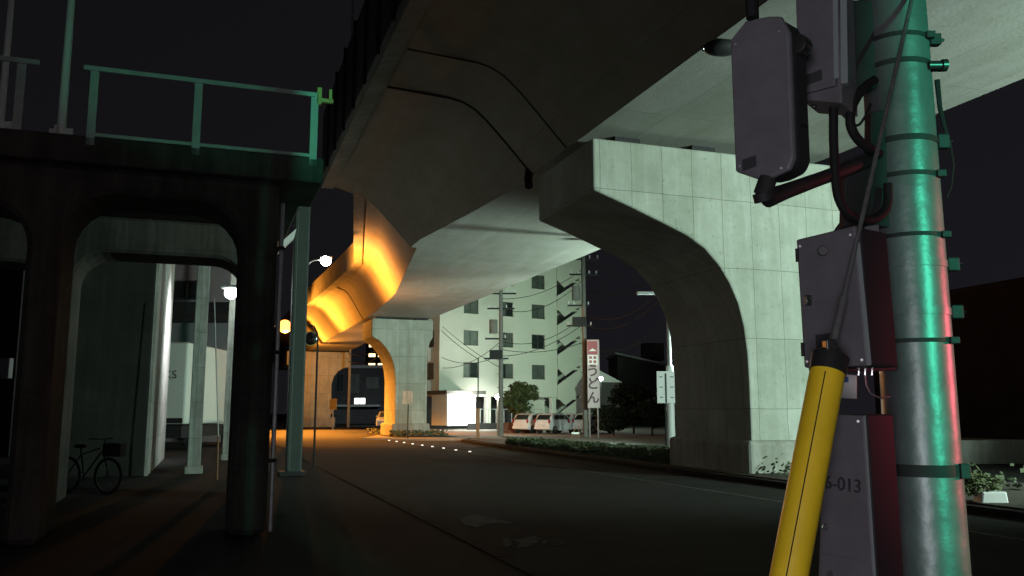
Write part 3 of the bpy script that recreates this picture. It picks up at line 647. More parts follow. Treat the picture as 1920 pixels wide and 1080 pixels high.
# front wall with real window openings
fw = MB(); xs = [0]
for c_ in cols: xs += [c_-WW/2, c_+WW/2]
xs.append(13.35)
def fill(mb, a0, a1, z0, z1): qbox(mb, a0, a1, 0, .3, z0, z1)
for i in range(0, len(xs)-1):
    if i % 2 == 0: fill(fw, xs[i], xs[i+1], 2.95, HB)
    else:
        z_ = 2.95
        for f in flz: fill(fw, xs[i], xs[i+1], z_, f); z_ = f+WHt
        fill(fw, xs[i], xs[i+1], z_, HB)
fw.build('front_wall', 'wall_white', ab)
cw_ = MB(); qbox(cw_, .0, 13.3, .31, 10, 2.95, HB); cw_.build('core', 'darkwall', ab)
for ci, c_ in enumerate(cols):
    for fi, f in enumerate(flz):
        w_ = MB(); a0, a1 = c_-WW/2, c_+WW/2
        for (p0, p1, z0, z1) in ((a0, a0+.06, f, f+WHt), (a1-.06, a1, f, f+WHt), (a0+.06, a1-.06, f, f+.06), (a0+.06, a1-.06, f+WHt-.06, f+WHt), (c_-.035, c_+.035, f+.06, f+WHt-.06)): qbox(w_, p0, p1, .1, .2, z0, z1)
        wo = w_.build('window', 'frame', ab)
        p_ = MB(); qbox(p_, a0+.06, c_-.035, .15, .17, f+.06, f+WHt-.06); p_.build('pane', 'glass' if (ci*5+fi*3) % 4 == 1 else 'curtain', wo)
        p_ = MB(); qbox(p_, c_+.035, a1-.06, .15, .17, f+.06, f+WHt-.06); p_.build('pane', 'curtain' if (ci+fi) % 3 else 'glass', wo)
        s_ = MB(); qbox(s_, a0-.05, a1+.05, -.07, -.003, f-.07, f-.01); s_.build('sill', 'wall_white', wo)
# left side wall, balcony fronts and windows
lw_ = MB(); qbox(lw_, -.3, -.005, .0, 10, 2.95, HB); lw_.build('side_wall', 'wall_white', ab)
for fi, f in enumerate(flz):
    b_ = MB(); qbox(b_, -.72, -.31, 1.4, 9, f-1.6, f-.25); b_.build('balcony_front', 'wall_white', ab, bevel=.12)
    for k in (1.0, 4.3, 7.0):
        wv = MB(); qbox(wv, -.36, -.303, k, k+2.2, f-.2, f+1.3); wo = wv.build('window', 'frame', ab)
        for j in range(4):
            pv = MB(); qbox(pv, -.375, -.361, k+.08+j*.54, k+.08+j*.54+.42, f-.1, f+1.2); pv.build('pane', 'curtain', wo)
# ground floor: recessed dark undercroft with pillars
gf = MB(); qbox(gf, 0, 17, 3.0, 3.3, 0, 2.94); gf.build('rear_wall', 'darkwall', ab)
for a_ in (5.2, 9.3, 13.0): 
    gq = MB(); qbox(gq, a_-.25, a_+.25, .1, .6, 0, 2.94); gq.build('column', 'wall_white', ab, bevel=.02)
gq = MB(); qbox(gq, 9.9, 12.4, .9, 1.2, 0, 2.94); gq.build('infill_wall', 'wall_white', ab)
# staircase bay
for f in [2.95]+[q_+.2 for q_ in (5.75, 8.75, 11.75, 14.75, 17.75, 20.75)]:
    sl = MB(); qbox(sl, 13.36, 16.6, 0.0, 3, f-.18, f); sl.build('landing', 'wall_white', ab)
bw = MB(); qbox(bw, 13.36, 16.6, 2.6, 2.9, 0, HB); bw.build('stair_back_wall', 'leafd' if False else 'wall_white', ab)
ew = MB(); qbox(ew, 16.35, 16.6, .0, .35, 0, HB); ew.build('corner_post', 'wall_white', ab)
zf = [0, 2.95, 5.95, 8.95, 11.95, 14.95, 17.95]
for z_ in zf:   # sloping solid balustrades: triangle openings remain above
    v = [Q(13.4, -.12, z_-.1), Q(13.4, -.12, z_+.1), Q(16.5, -.12, z_+3.05), Q(16.5, -.12, z_+1.5)]
    m_ = MB(); m_.slab([Q(13.4, -.02, z_-.05), Q(16.6, -.02, z_+1.84), Q(16.6, -.02, z_+3.14), Q(13.4, -.02, z_+1.25)], (NB[0]*.14, NB[1]*.14, 0)); m_.build('balustrade', 'wall_white', ab)
    m_ = MB(); m_.slab([Q(13.5, .5, z_-.1), Q(16.4, .5, z_+1.5), Q(16.4, .5, z_+1.7), Q(13.5, .5, z_+.15)], (NB[0]*1.1, NB[1]*1.1, 0)); m_.build('stair_flight', 'wall_white', ab)
    P_ = [(1.0, 2.2), (3.2, 3.5), (3.2, 4.85), (0, 2.95)]
    m_ = MB(); m_.slab([Q(13.4+a_, .02, z_+h_) for a_, h_ in P_], (NB[0]*.14, NB[1]*.14, 0)); m_.build('facade_panel', 'wall_white', ab)
pr_ = MB(); qbox(pr_, -.4, 16.8, -.1, 10.2, HB+.003, HB+.7); pr_.build('roof_parapet', 'wall_white', ab, bevel=.05)
# entrance annex, lit
an = thing('entrance_annex', 'single-storey entrance block flooded with white light at the foot of the apartment block', 'entrance', (-6, 76.5, 0))
def Z(a, b_, z_): return Q(a, b_, z_)
m_ = MB(); qbox(m_, -1.2, 1.75, -3.0, -.3, .35, 3.05); m_.build('wall', 'wall_white', an)
m_ = MB(); qbox(m_, -1.15, 1.7, -3.06, -3.005, .35, 2.95); wn_ = m_.build('glazing', 'lit', an)
m_ = MB(); qbox(m_, 1.753, 1.8, -2.9, -.5, .35, 2.9); m_.build('glazing', 'lit', an)
m_ = MB(); qbox(m_, -1.7, 2.4, -3.7, -.1, 3.06, 3.4); m_.build('canopy', 'frame', an, bevel=.03)
for a_ in (-1.0, .2):
    b_ = Q(a_, -3.3, 2.95); l_ = MB().sphere(b_, .12, 10, 6).build('bulb', 'whitelamp', an, smooth=True)
light('entrance_light', an, Q(.3, -4.6, 2.6), 1300, (1, 1, .88), .4)
light('undercroft_light', an, Q(3.4, -1.6, 2.6), 260, (1, 1, .88), .2)
m_ = MB(); qbox(m_, .6, 6.6, -3.6, -3.4, 0, .55); solo(m_, 'low_wall', 'darkwall', 'low dark wall in front of the apartment block entrance', 'wall', Q(3, -3.5, 0), bevel=.02)
m_ = MB(); fr = thing('railing', 'thin mesh railing standing on the pavement in front of the undercroft', 'railing', Q(4, -3.2, .55))
for k in range(9): m_ = MB(); qbox(m_, 1.9+k*.85, 1.94+k*.85, -3.52, -3.48, .552, 1.75); m_.build('bar', 'steel', fr)
m_ = MB(); qbox(m_, 1.9, 8.74, -3.53, -3.47, 1.752, 1.8); m_.build('top_rail', 'steel', fr)
# ------------------------------------------------------------------ trees and plants
def leaves(mb, c_, rad, n, size, rnd, hollow=.35):
    for _ in range(n):
        while True:
            v = Vector((rnd.uniform(-1, 1), rnd.uniform(-1, 1), rnd.uniform(-1, 1)))
            if hollow < v.length < 1: break
        p_ = Vector((c_[0]+v.x*rad[0], c_[1]+v.y*rad[1], c_[2]+v.z*rad[2]))
        a_ = Vector((rnd.gauss(0, 1), rnd.gauss(0, 1), rnd.gauss(0, .7))).normalized(); b_ = a_.orthogonal().normalized()
        s_ = size*rnd.uniform(.6, 1.4)
        mb.add([p_-a_*s_, p_+b_*s_*.5, p_+a_*s_, p_-b_*s_*.5], [(0, 1, 2, 3)])
def tree(base, h, rad, clumps, label, m='leaf', seed=1, size=.14, n=90, group=None, trunk=.1, cat='tree'):
    rnd = random.Random(seed); x, y, z = base
    r_ = thing('tree', label, cat, base, group=group)
    t_ = MB().tube([(x, y, z), (x+.05, y, z+h*.3), (x-.04, y+.03, z+h*.6)], [trunk, trunk*.8, trunk*.45], 8)
    c_ = MB()
    for k in range(clumps):
        a_ = rnd.uniform(0, 6.28); rr = rad*rnd.uniform(.1, .8); zz = z+h*rnd.uniform(.35, .93)
        rr *= 1-.5*max(0, (zz-z)/h-.6)/.4
        cx_, cy_ = x+rr*math.cos(a_), y+rr*math.sin(a_)
        t_.tube([(x, y, z+h*.3+rnd.uniform(0, .2)*h), ((x+cx_)/2, (y+cy_)/2, (z+h*.4+zz)/2), (cx_, cy_, zz)], [trunk*.4, trunk*.25, trunk*.1], 5)
        q_ = rad*rnd.uniform(.22, .42)
        leaves(c_, (cx_, cy_, zz), (q_, q_, q_*.75), n, size, rnd, .2)
    t_.build('trunk', 'bark', r_, smooth=True); c_.build('crown', m, r_)
    return r_
pl = thing('planter', 'brown brick planter box under the round-headed shrub tree', 'planter', (*gr(972, 812)[:2], 0))
x, y, _ = gr(972, 812); 
MB().box(x-1.15, x+1.3, y, y+.12, 0, .75).box(x-1.15, x+1.3, y+1.4, y+1.52, 0, .75).box(x-1.15, x-1.03, y+.12, y+1.4, 0, .75).box(x+1.18, x+1.3, y+.12, y+1.4, 0, .75).build('wall', 'brick', pl, bevel=.02)
MB().box(x-1.02, x+1.17, y+.125, y+1.39, .3, .66).build('soil', 'soil', pl)
tree((x+.1, y+.8, .66), at(975, 718, y)[2]-.66, 1.6, 26, 'round-headed leafy shrub tree growing in the brown planter before the apartment block', seed=3, size=.15, n=110)
hb = thing('hedge', 'clipped low hedge block beside the brown planter', 'hedge', (x+2.4, y+.4, 0)) if False else None
rnd = random.Random(5)
gcv = MB()
for _ in range(7000):
    s_ = rnd.uniform(21.5, 38); t_ = (s_-21)/17
    l0_ = 12.3+t_*.7; l1_ = 15.2-t_*1.2
    l_ = rnd.uniform(l0_, l1_)
    if s_ < 22.2 and 12.3 < l_ < 15.15: continue
    hh = rnd.uniform(.04, .28)*(.7+.5*math.sin(s_*1.3+l_)**2)
    p_ = Vector((l_, s_, .06+hh)); a_ = Vector((rnd.gauss(0, 1), rnd.gauss(0, 1), rnd.gauss(0, .6))).normalized(); b_ = a_.orthogonal().normalized(); z_ = rnd.uniform(.06, .13)
    gcv.add([p_-a_*z_, p_+b_*z_*.6, p_+a_*z_, p_-b_*z_*.6], [(0, 1, 2, 3)])
solo(gcv, 'ground_cover', 'hedge', 'low leafy ground cover along the median', 'ground cover', (14, 34, 0), 'a', kind='stuff')
gcv = MB()
for _ in range(900):
    l_ = rnd.uniform(10.8, 14.4); s_ = rnd.choice([rnd.uniform(52.3, 54.6), rnd.uniform(59, 62.5)]); hh = rnd.uniform(.03, .35)
    p_ = Vector((l_, s_, .03+hh)); a_ = Vector((rnd.gauss(0, 1), rnd.gauss(0, 1), rnd.gauss(0, .6))).normalized(); b_ = a_.orthogonal().normalized(); z_ = rnd.uniform(.06, .13)
    gcv.add([p_-a_*z_, p_+b_*z_*.6, p_+a_*z_, p_-b_*z_*.6], [(0, 1, 2, 3)])
solo(gcv, 'ground_cover', 'hedge', 'tufts of weeds round the foot of the second pier', 'weeds', (12.5, 57, 0), 'a', kind='stuff')
gcv = MB()
for _ in range(700):
    l_ = rnd.uniform(12.4, 16); s_ = rnd.uniform(12, 17.7); hh = rnd.uniform(.03, .3)*(1 if rnd.random() < .6 else 1.6)
    if l_ > 15.3: continue
    p_ = Vector((l_, s_, .06+hh)); a_ = Vector((rnd.gauss(0, 1), rnd.gauss(0, 1), rnd.gauss(0, .6))).normalized(); b_ = a_.orthogonal().normalized(); z_ = rnd.uniform(.04, .1)
    gcv.add([p_-a_*z_, p_+b_*z_*.6, p_+a_*z_, p_-b_*z_*.6], [(0, 1, 2, 3)])
solo(gcv, 'ground_cover', 'hedge', 'weeds at the foot of the nearest pier front', 'weeds', (14, 15, 0), 'a', kind='stuff')
for i, (u, w_, top, Y, lb) in enumerate(((1150, 1.5, 765, 57, 'low dark bush right of the tall banner sign'), (1188, 2.2, 722, 62, 'dark shrub tree in front of the dark house wall'), (1222, 1.6, 752, 56, 'dark bush beside the white-footed post'))):
    x, y, z = at(u, 800, Y); tree((x, y, 0), at(u, top, Y)[2], w_, 22, lb, 'leafd', 20+i, .16, 110, group=None, trunk=.08, cat='bush')
# ------------------------------------------------------------------ cars in the lot
def make_car(paint):
    r_ = thing('parked_car', 'car', 'car')
    L, Wd = 3.6, 1.55
    prof = [(-1.8, .35), (-1.8, .9), (-1.72, 1.05), (-1.42, 1.4), (-1.12, 1.55), (-.2, 1.6), (.35, 1.52), (1.0, 1.06), (1.6, .92), (1.8, .72), (1.8, .35), (1.55, .28)]+arc(1.2, .3, .34, .34, 0, 180, 8)+[(.5, .25), (-.6, .25)]+arc(-1.15, .3, .34, .34, 0, 180, 8)+[(-1.6, .28)]
    b_ = MB(); n = len(prof)
    secs = [(-Wd/2, .93), (-Wd/2+.1, 1), (Wd/2-.1, 1), (Wd/2, .93)]
    vs = []
    for x_, k in secs:
        for (y_, z_) in prof:
            tum = 1-.1*max(0, z_-1.0)/.7
            vs.append((x_*tum, y_*(k if abs(y_) > 1.5 else 1), z_))
    fs = []
    for i in range(3):
        for k in range(n): fs.append((i*n+k, i*n+(k+1) % n, (i+1)*n+(k+1) % n, (i+1)*n+k))
    fs += [tuple(range(n)), tuple(range(3*n, 4*n))[::-1]]
    b_.add(vs, fs); b_.build('body', paint, r_, smooth=True)
    # glass
    MB().hexa([(-.62, -1.735, 1.08), (.62, -1.735, 1.08), (.62, -1.5, 1.06), (-.62, -1.5, 1.06), (-.55, -1.4, 1.45), (.55, -1.4, 1.45), (.55, -1.2, 1.42), (-.55, -1.2, 1.42)]).build('rear_window', 'glass', r_, bevel=.02)
    MB().hexa([(-.62, .8, 1.1), (.62, .8, 1.1), (.62, 1.0, 1.1), (-.62, 1.0, 1.1), (-.55, .3, 1.5), (.55, .3, 1.5), (.55, .46, 1.49), (-.55, .46, 1.49)]).build('windscreen', 'glass', r_, bevel=.02)
    for s_ in (-1, 1):
        for (y0, y1) in ((-1.3, -.6), (-.52, .1), (.16, .72)):
            yt = .4 if y1 > .7 else y1; yb_ = -1.1 if y0 < -1.2 else y0
            MB().hexa([(s_*.765, y0, 1.1), (s_*.79, y0, 1.1), (s_*.79, y1, 1.1), (s_*.765, y1, 1.1), (s_*.715, yb_, 1.42), (s_*.745, yb_, 1.42), (s_*.745, yt, 1.42), (s_*.715, yt, 1.42)]).build('side_window', 'glass', r_)
        MB().box(s_*.66-.07, s_*.66+.07, -1.82, -1.74, .82, 1.12).build('tail_light', 'taillight', r_, bevel=.02)
        MB().box(s_*.6-.13, s_*.6+.13, 1.72, 1.82, .68, .86).build('headlight', 'headlight', r_, bevel=.03)
        MB().box(s_*.86-.08, s_*.86+.08, .62, .74, 1.08, 1.22).build('mirror', paint, r_, bevel=.02)
        for y_ in (-1.15, 1.2):
            w_ = MB().tube([(s_*.6, y_, .3), (s_*.78, y_, .3)], .29, 20).build('wheel', 'tyre', r_, smooth=True)
            MB().tube([(s_*.775, y_, .3), (s_*.79, y_, .3)], .19, 14).build('rim', 'chrome', w_, smooth=True)
    MB().box(-.75, .75, -1.84, -1.72, .36, .55).build('bumper', paint, r_, bevel=.04)
    MB().box(-.17, .17, -1.85, -1.842, .6, .76).build('number_plate', 'signwhite', r_)
    return r_
def copy_tree(o, parent=None):
    c_ = o.copy(); COL.objects.link(c_)
    if parent: c_.parent = parent
    for ch in list(o.children): copy_tree(ch, c_)
    return c_
c1 = make_car('carwhite')
spots = [(1000, 797, 62.5, -35, 'white compact car parked nearest the planter shrub, its rear towards the road'),
         (1043, 799, 61, -38, 'white compact car parked in the middle of the lot with its wheel showing'),
         (1079, 799, 62.5, -38, 'white compact car parked just left of the banner pole'),
         (1116, 802, 61.5, -42, 'pale car parked behind the banner posts')]
for i, (u, v, Y, a_, lb) in enumerate(spots):
    o = c1 if i == 0 else copy_tree(c1)
    p_ = at(u, v, Y); o.location = (p_[0], p_[1]+1.0, 0); o.rotation_euler.z = R(a_); o.scale = (.92, .92, .92); o['label'] = lb; o['group'] = 'cars parked in front of the apartment block'
vn = make_car('carsilver'); p_ = at(716, 800, 78); vn.location = (p_[0]+.5, p_[1], 0); vn.rotation_euler.z = R(180)
vn['label'] = 'pale vehicle just peeking past the amber pier edge'
# ------------------------------------------------------------------ utility poles, wires, signs
def upole(u, vb, vt, Y, r0, label, arms=True, m='polewood', group=None, transformer=False):
    x, y, _ = at(u, vb, Y); zt = at(u, vt, Y)[2]
    r_ = thing('utility_pole', label, 'utility pole', (x, y, 0), group=group)
    MB().tube([(x, y, 0), (x, y, zt)], [r0, r0*.7], 12).build('pole', m, r_, smooth=True)
    if arms:
        for k, dz in enumerate((.6, 1.6, 3.6, 4.9)):
            w_ = (1.0, .9, .7, .8)[k]; off = (0, 0, -.35, -.3)[k]
            c_ = MB().box(x-w_+off, x+w_+off, y-.06, y+.06, zt-dz, zt-dz+.1).build('crossarm', 'dsteel', r_)
            iz = MB()
            for j in (-.9, -.4, .4, .9): iz.tube([(x+off+w_*j, y, zt-dz+.1), (x+off+w_*j, y, zt-dz+.3)], [.05, .04], 6)
            iz.build('insulators', 'white', c_)
    if transformer:
        MB().tube([(x-.5, y, zt-3.2), (x-.5, y, zt-2.3)], .28, 14).build('transformer', 'polewood', r_, smooth=True)
        MB().box(x-.75, x+.1, y-.2, y+.2, zt-4.9, zt-4.3).build('junction_box', 'dsteel', r_, bevel=.03)
    for k in range(6): MB().tube([(x-r0*1.6, y, 2.2+k*.9), (x+r0*1.6, y, 2.2+k*.9)], .015, 5).build('step_bolt', 'dsteel', r_)
    return (x, y, zt)
PA = upole(939, 808, 535, 56, .17, 'utility pole with crossarms before the middle windows of the apartment block', transformer=True)
PB = upole(1098, 820, 470, 54, .17, 'taller utility pole beside the banner sign and outside staircase', transformer=True)
x, y, _ = at(896, 812, 52); sp_ = thing('marker_post', 'slim post with a brown lower sleeve standing on the forecourt kerb', 'post', (x, y, 0))
MB().tube([(x, y, 1.75), (x, y, at(896, 672, 52)[2])], .04, 8).build('upper_pole', 'dsteel', sp_, smooth=True)
MB().box(x-.1, x+.1, y-.1, y+.1, 0, 1.75).build('sleeve', 'wood', sp_, bevel=.02)
MB().box(x-.14, x+.14, y-.12, y+.12, 1.8, 2.15).build('control_box', 'dsteel', sp_, bevel=.02)
# globe lamp by pole A
x, y, _ = at(933, 806, 57.5); gl = thing('globe_lamp', 'small glowing globe lamp low beside the utility pole', 'lamp', (x, y, 0))
zb = at(933, 744, 57.5)[2]; MB().tube([(x, y, 0), (x, y, zb-.1)], .05, 8).build('post', 'polewood', gl, smooth=True)
MB().sphere((x, y, zb), .17, 12, 8).build('globe', 'whitelamp', gl, smooth=True); light('lamp_light', gl, (x, y-.4, zb), 160, (1, .95, .8), .15)
x, y, _ = at(1128, 800, 70); gl = thing('wall_lamp_post', 'glowing white lamp on a short post right of the banner sign', 'lamp', (x, y, 0))
zb = at(1128, 710, 70)[2]; MB().tube([(x, y, 0), (x, y, zb-.1)], .05, 8).build('post', 'dsteel', gl, smooth=True)
MB().sphere((x, y, zb), .17, 12, 8).build('globe', 'whitelamp', gl, smooth=True); light('lamp_light', gl, (x-.3, y-.4, zb), 160, (.9, 1, .95), .15)
def wirething(p0, p1, sag, label, r_=.02):
    pts = []
    for i in range(13):
        t = i/12; pts.append(tuple(p0[k]+(p1[k]-p0[k])*t-(sag*4*t*(1-t) if k == 2 else 0) for k in range(3)))
    b_ = MB().tube(pts, r_, 5)
    o = solo(b_, 'overhead_wire', 'wiredark', label, 'wire', pts[0], group='overhead wires across the apartment block', smooth=True)
WL = 'thin overhead wire strung in front of the apartment block and the dark sky'
for k, (u0, v0, Y0, u1, v1, Y1, sg) in enumerate(((939, 560, 56, 1098, 500, 54, .6), (939, 580, 56, 1098, 520, 54, .9), (939, 640, 56, 1098, 590, 54, .8), (939, 668, 56, 1098, 605, 54, .5), (830, 690, 68, 939, 640, 56, .5), (830, 612, 68, 939, 690, 56, .2), (939, 665, 56, 828, 670, 62, .5), (1098, 640, 54, 939, 655, 56, .4),
                                                   (1098, 590, 54, 1240, 545, 44, .8), (1098, 610, 54, 1245, 556, 44, .8), (1098, 560, 54, 1300, 480, 42, .5), (1098, 545, 54, 1290, 530, 44, .4), (896, 673, 52, 828, 620, 60, .1), (1098, 648, 54, 1250, 600, 46, .9))):
    wirething(at(u0, v0, Y0), at(u1, v1, Y1), sg, WL)
# banner sign
x0, _, _ = at(1101, 700, 52.5); x1, yb, _ = at(1124, 700, 52.5)
zt, zb = at(1110, 637, 52.5)[2], at(1110, 765, 52.5)[2]
bn = thing('banner_sign', 'tall narrow roadside sign, dark red at the top with large Japanese lettering on white', 'sign', ((x0+x1)/2, yb, 0))
for x_ in (x0+.12, x1-.12): MB().tube([(x_, yb+.05, 0), (x_, yb+.05, zt-.1)], .05, 8).build('post', 'steel', bn, smooth=True)
MB().box(x0, x1, yb-.12, yb-.01, zb, zt).build('panel', 'signpink', bn, bevel=.02)
zr = zb+(zt-zb)*.62
MB().box(x0+.02, x1-.12, yb-.127, yb-.121, zr, zt-.1).build('red_field', 'signred', bn)
xc = (x0+x1)/2-.04; hgt = zt-zb
MB().prism([(xc-.25, zb+hgt*.83), (xc+.25, zb+hgt*.83), (xc, zb+hgt*.87)], 'y', yb-.14, yb-.13).build('peak_mark', 'signwhite', bn)
for ch, f_, sz, mm in (('田', .69, .72, 'signwhite'), ('う', .53, .78, 'maroon'), ('ど', .345, .78, 'maroon'), ('ん', .14, .78, 'maroon')):
    text_part('letter', ch, sz, mm, bn, (xc, yb-.14, zb+hgt*f_), (math.pi/2, 0, 0), bold=.018)
# A-board / small barricade
x, y, _ = gr(1078, 822); bb = thing('barricade', 'small orange folding barricade on the verge beside the tall utility pole', 'barricade', (x, y, 0))
for s_ in (-1, 1):
    MB().tube([(x+s_*.22, y-.18, 0), (x+.15+s_*.08, y, .72), (x+s_*.22, y+.2, 0)], .025, 6).build('leg', 'wood', bb)
MB().box(x-.2, x+.26, y-.12, y-.08, .25, .36).build('rail', 'white', bb)
# dark house on the right
hs = thing('dark_house', 'dark gabled house with a pale sloping metal roof right of the banner sign', 'house', (*at(1200, 790, 96)[:2], 0))
xl, yh, _ = at(1158, 700, 96); xr = at(1262, 700, 96)[0]; zl = at(1158, 664, 96)[2]; zr_ = at(1262, 690, 96)[2]
MB().prism([(xl, 0), (xr+3, 0), (xr+3, zr_-.6), (xl, zl-.1)], 'y', yh, yh+9).build('wall', 'darkwall', hs)
MB().prism([(xl-.3, zl), (xr+3.3, zr_-.65), (xr+3.3, zr_-.45), (xl-.3, zl+.2)], 'y', yh-.5, yh+9.5).build('roof', 'roof', hs)
MB().box(xl+3.4, xl+5.8, yh+3, yh+5, zl-.5, zl+1.5).build('dormer', 'darkwall', hs)
MB().box(xl+1.2, xl+2.6, yh-.05, yh-.005, 1.0, 2.3).build('window', 'glass', hs)
x, y, z = at(1140, 740, 84); sh = thing('shed', 'low pale-gabled shed between the banner sign and the dark house', 'shed', (x, y, 0))
MB().box(x-1.6, x+1.2, y, y+5, 0, 4.4).build('wall', 'darkwall', sh); MB().prism([(x-1.8, 4.4), (x+1.4, 4.4), (x-.9, 5.6)], 'y', y-.1, y+5).build('roof', 'roof', sh)
# street lamp with white post and direction sign in front of the near pier
x, y, _ = at(1259, 822, 33); zt = at(1259, 560, 33)[2]
dl = thing('street_lamp', 'tall grey unlit street lamp on a white-wrapped post left of the nearest pier', 'street lamp', (x, y, 0))
MB().tube([(x, y, 3.3), (x, y, zt-.4), (x-.25, y, zt+.1), (x-.7, y, zt+.22)], [.085, .06, .04, .035], 10).build('pole', 'steel', dl, smooth=True)
MB().tube([(x, y, 0), (x, y, 3.3)], [.15, .14], 14).build('wrapped_foot', 'white', dl, smooth=True)
MB().box(x-1.2, x-.55, y-.1, y+.1, zt+.16, zt+.28).build('lamp_head', 'steel', dl, bevel=.03)
text_part('number_tag', '61', .16, 'ink', dl, (x, y-.151, 2.3), (math.pi/2, 0, 0))
x0, yy, z1 = at(1231, 696, 32.5); x1, _, z0 = at(1266, 756, 32.5)
sg = thing('direction_sign', 'white direction sign board with dark stroke marks mounted beside the white-wrapped post', 'sign', (x0+.3, yy, 0))
MB().box(x0, x1, yy, yy+.04, z0, z1).build('board', 'signwhite', sg, bevel=.012)
mk = MB()
for k in range(3):
    zz = z1-.2-k*(z1-z0)*.32
    mk.box(x0+.1, x0+.22, yy-.006, yy-.002, zz-.03, zz).box(x0+.5, x0+.64, yy-.006, yy-.002, zz-.03, zz)
mk.box(x0+.3, x0+.37, yy-.006, yy-.002, z0+.02, z1-.08); mk.build('stroke_marks', 'ink', sg)
MB().tube([((x0+x1)/2-.02, yy+.07, 0), ((x0+x1)/2-.02, yy+.07, z1-.1)], .04, 8).build('post', 'dsteel', sg, smooth=True)
# signs near the second and third piers
x, y, _ = gr(764, 822); a0, a1 = at(755, 733, y), at(774, 758, y)
s2 = thing('warning_sign', 'pale blank-backed square sign on a thin post before the second pier', 'sign', (x, y, 0))
MB().box(a0[0], a1[0], y, y+.03, a1[2], a0[2]).build('plate', 'oldlight', s2, bevel=.01); MB().tube([(x, y+.05, 0), (x, y+.05, a0[2])], .035, 8).build('post', 'dsteel', s2, smooth=True)
a0, a1 = at(618, 748, 72), at(631, 768, 72)
s2 = thing('warning_sign', 'small yellow square sign at the foot of the farthest pier', 'sign', ((a0[0]+a1[0])/2, 72, 0))
MB().box(a0[0], a1[0], 72, 72.04, a1[2], a0[2]).build('plate', 'yellowsign', s2, bevel=.01); MB().box(a0[0]+.12, a0[0]+.3, 72, 72.05, a1[2]-.35, a1[2]-.01).build('lower_plate', 'signwhite', s2)
MB().tube([((a0[0]+a1[0])/2, 72.06, 0), ((a0[0]+a1[0])/2, 72.06, a0[2])], .05, 8).build('post', 'steel', s2, smooth=True)
# distant things between the second and third piers
r_, P_ = solid_building('town_house', 'two-storey house with bay windows seen between the amber pier and the farthest pier', 'house', (-23.6, 112, 0), (1, 0), 7.4, 8, 7.2, 'darkwall', wins=((.7, 4.2, .9, 2.2, 'glass'), (2.4, 4.0, 1.3, 2.4, 'curtain'), (4.6, 4.6, 1.6, 1.4, 'curtain'), (3.1, 2.55, 1.4, .75, 'lit')))
MB().hexa([P_(-.8, -1.3, 2.2), P_(6.6, -1.3, 2.2), P_(6.6, -.1, 2.2), P_(-.8, -.1, 2.2), P_(-.8, -1.3, 2.45), P_(6.6, -1.3, 2.45), P_(6.6, -.1, 2.45), P_(-.8, -.1, 2.45)]).build('canopy', 'roof', r_)
wins = []
for i in range(5):
    for j in range(4): wins.append((.8+i*2.3, 12.5+j*2.4, 1.6, .8, 'litwin'))
solid_building('tower_block', 'distant apartment tower with rows of warm lit balconies', 'apartment block', (-36, 210, 0), (1, 0), 12.6, 10, 23, 'darkwall', wins=wins)
solid_building('tower_block', 'low distant block with a few white lit windows left of the lit tower', 'apartment block', (-46, 190, 0), (1, 0), 7, 10, 13.4, 'darkwall', wins=((3.6, 11.6, .7, .6, 'litwin'), (4.8, 10.6, .7, .6, 'lit'), (5.8, 11.8, .5, .5, 'litwin'), (5.4, 9.2, .7, .6, 'litwin')))
PC = upole(653, 800, 655, 84, .16, 'distant utility pole between the farthest pier and the town house', arms=False)
for v in (662, 677):
    wirething(at(653, v, 84), at(705, v-5, 70), .3, 'distant overhead wire framed by the amber pier arm', .03)
# right background
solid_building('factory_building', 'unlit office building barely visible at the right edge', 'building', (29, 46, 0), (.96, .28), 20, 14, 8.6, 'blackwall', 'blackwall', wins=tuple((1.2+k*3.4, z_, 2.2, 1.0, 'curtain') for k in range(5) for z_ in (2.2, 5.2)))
m_ = MB().box(0, 30, 0, .3, 0, .75); 
o = solo(m_, 'road_wall', 'footing', 'low pale concrete wall along the far side of the road at the right', 'wall', (0, 0, 0), bevel=.03); o.location = (12.4, 27, -.09); o.rotation_euler = (0, 0, R(8))
x, y, _ = gr(1858, 948)
pp = thing('flower_pot', 'white planter pot with low leafy plant at the right edge beyond the steel pole', 'planter', (x, y, 0))
MB().prism([(x-.24, 0), (x+.24, 0), (x+.21, .24), (x-.2, .24)], 'y', y-.14, y+.14).build('pot', 'white', pp, bevel=.03)
lv = MB(); leaves(lv, (x-.1, y, .38), (.34, .2, .17), 240, .05, rnd, 0); leaves(lv, (x-.32, y, .3), (.2, .16, .16), 120, .05, rnd, 0)
solo(lv, 'potted_plant', 'leaf', 'low leafy plant spilling from the white pot at the right edge', 'plant', (x, y, .24))
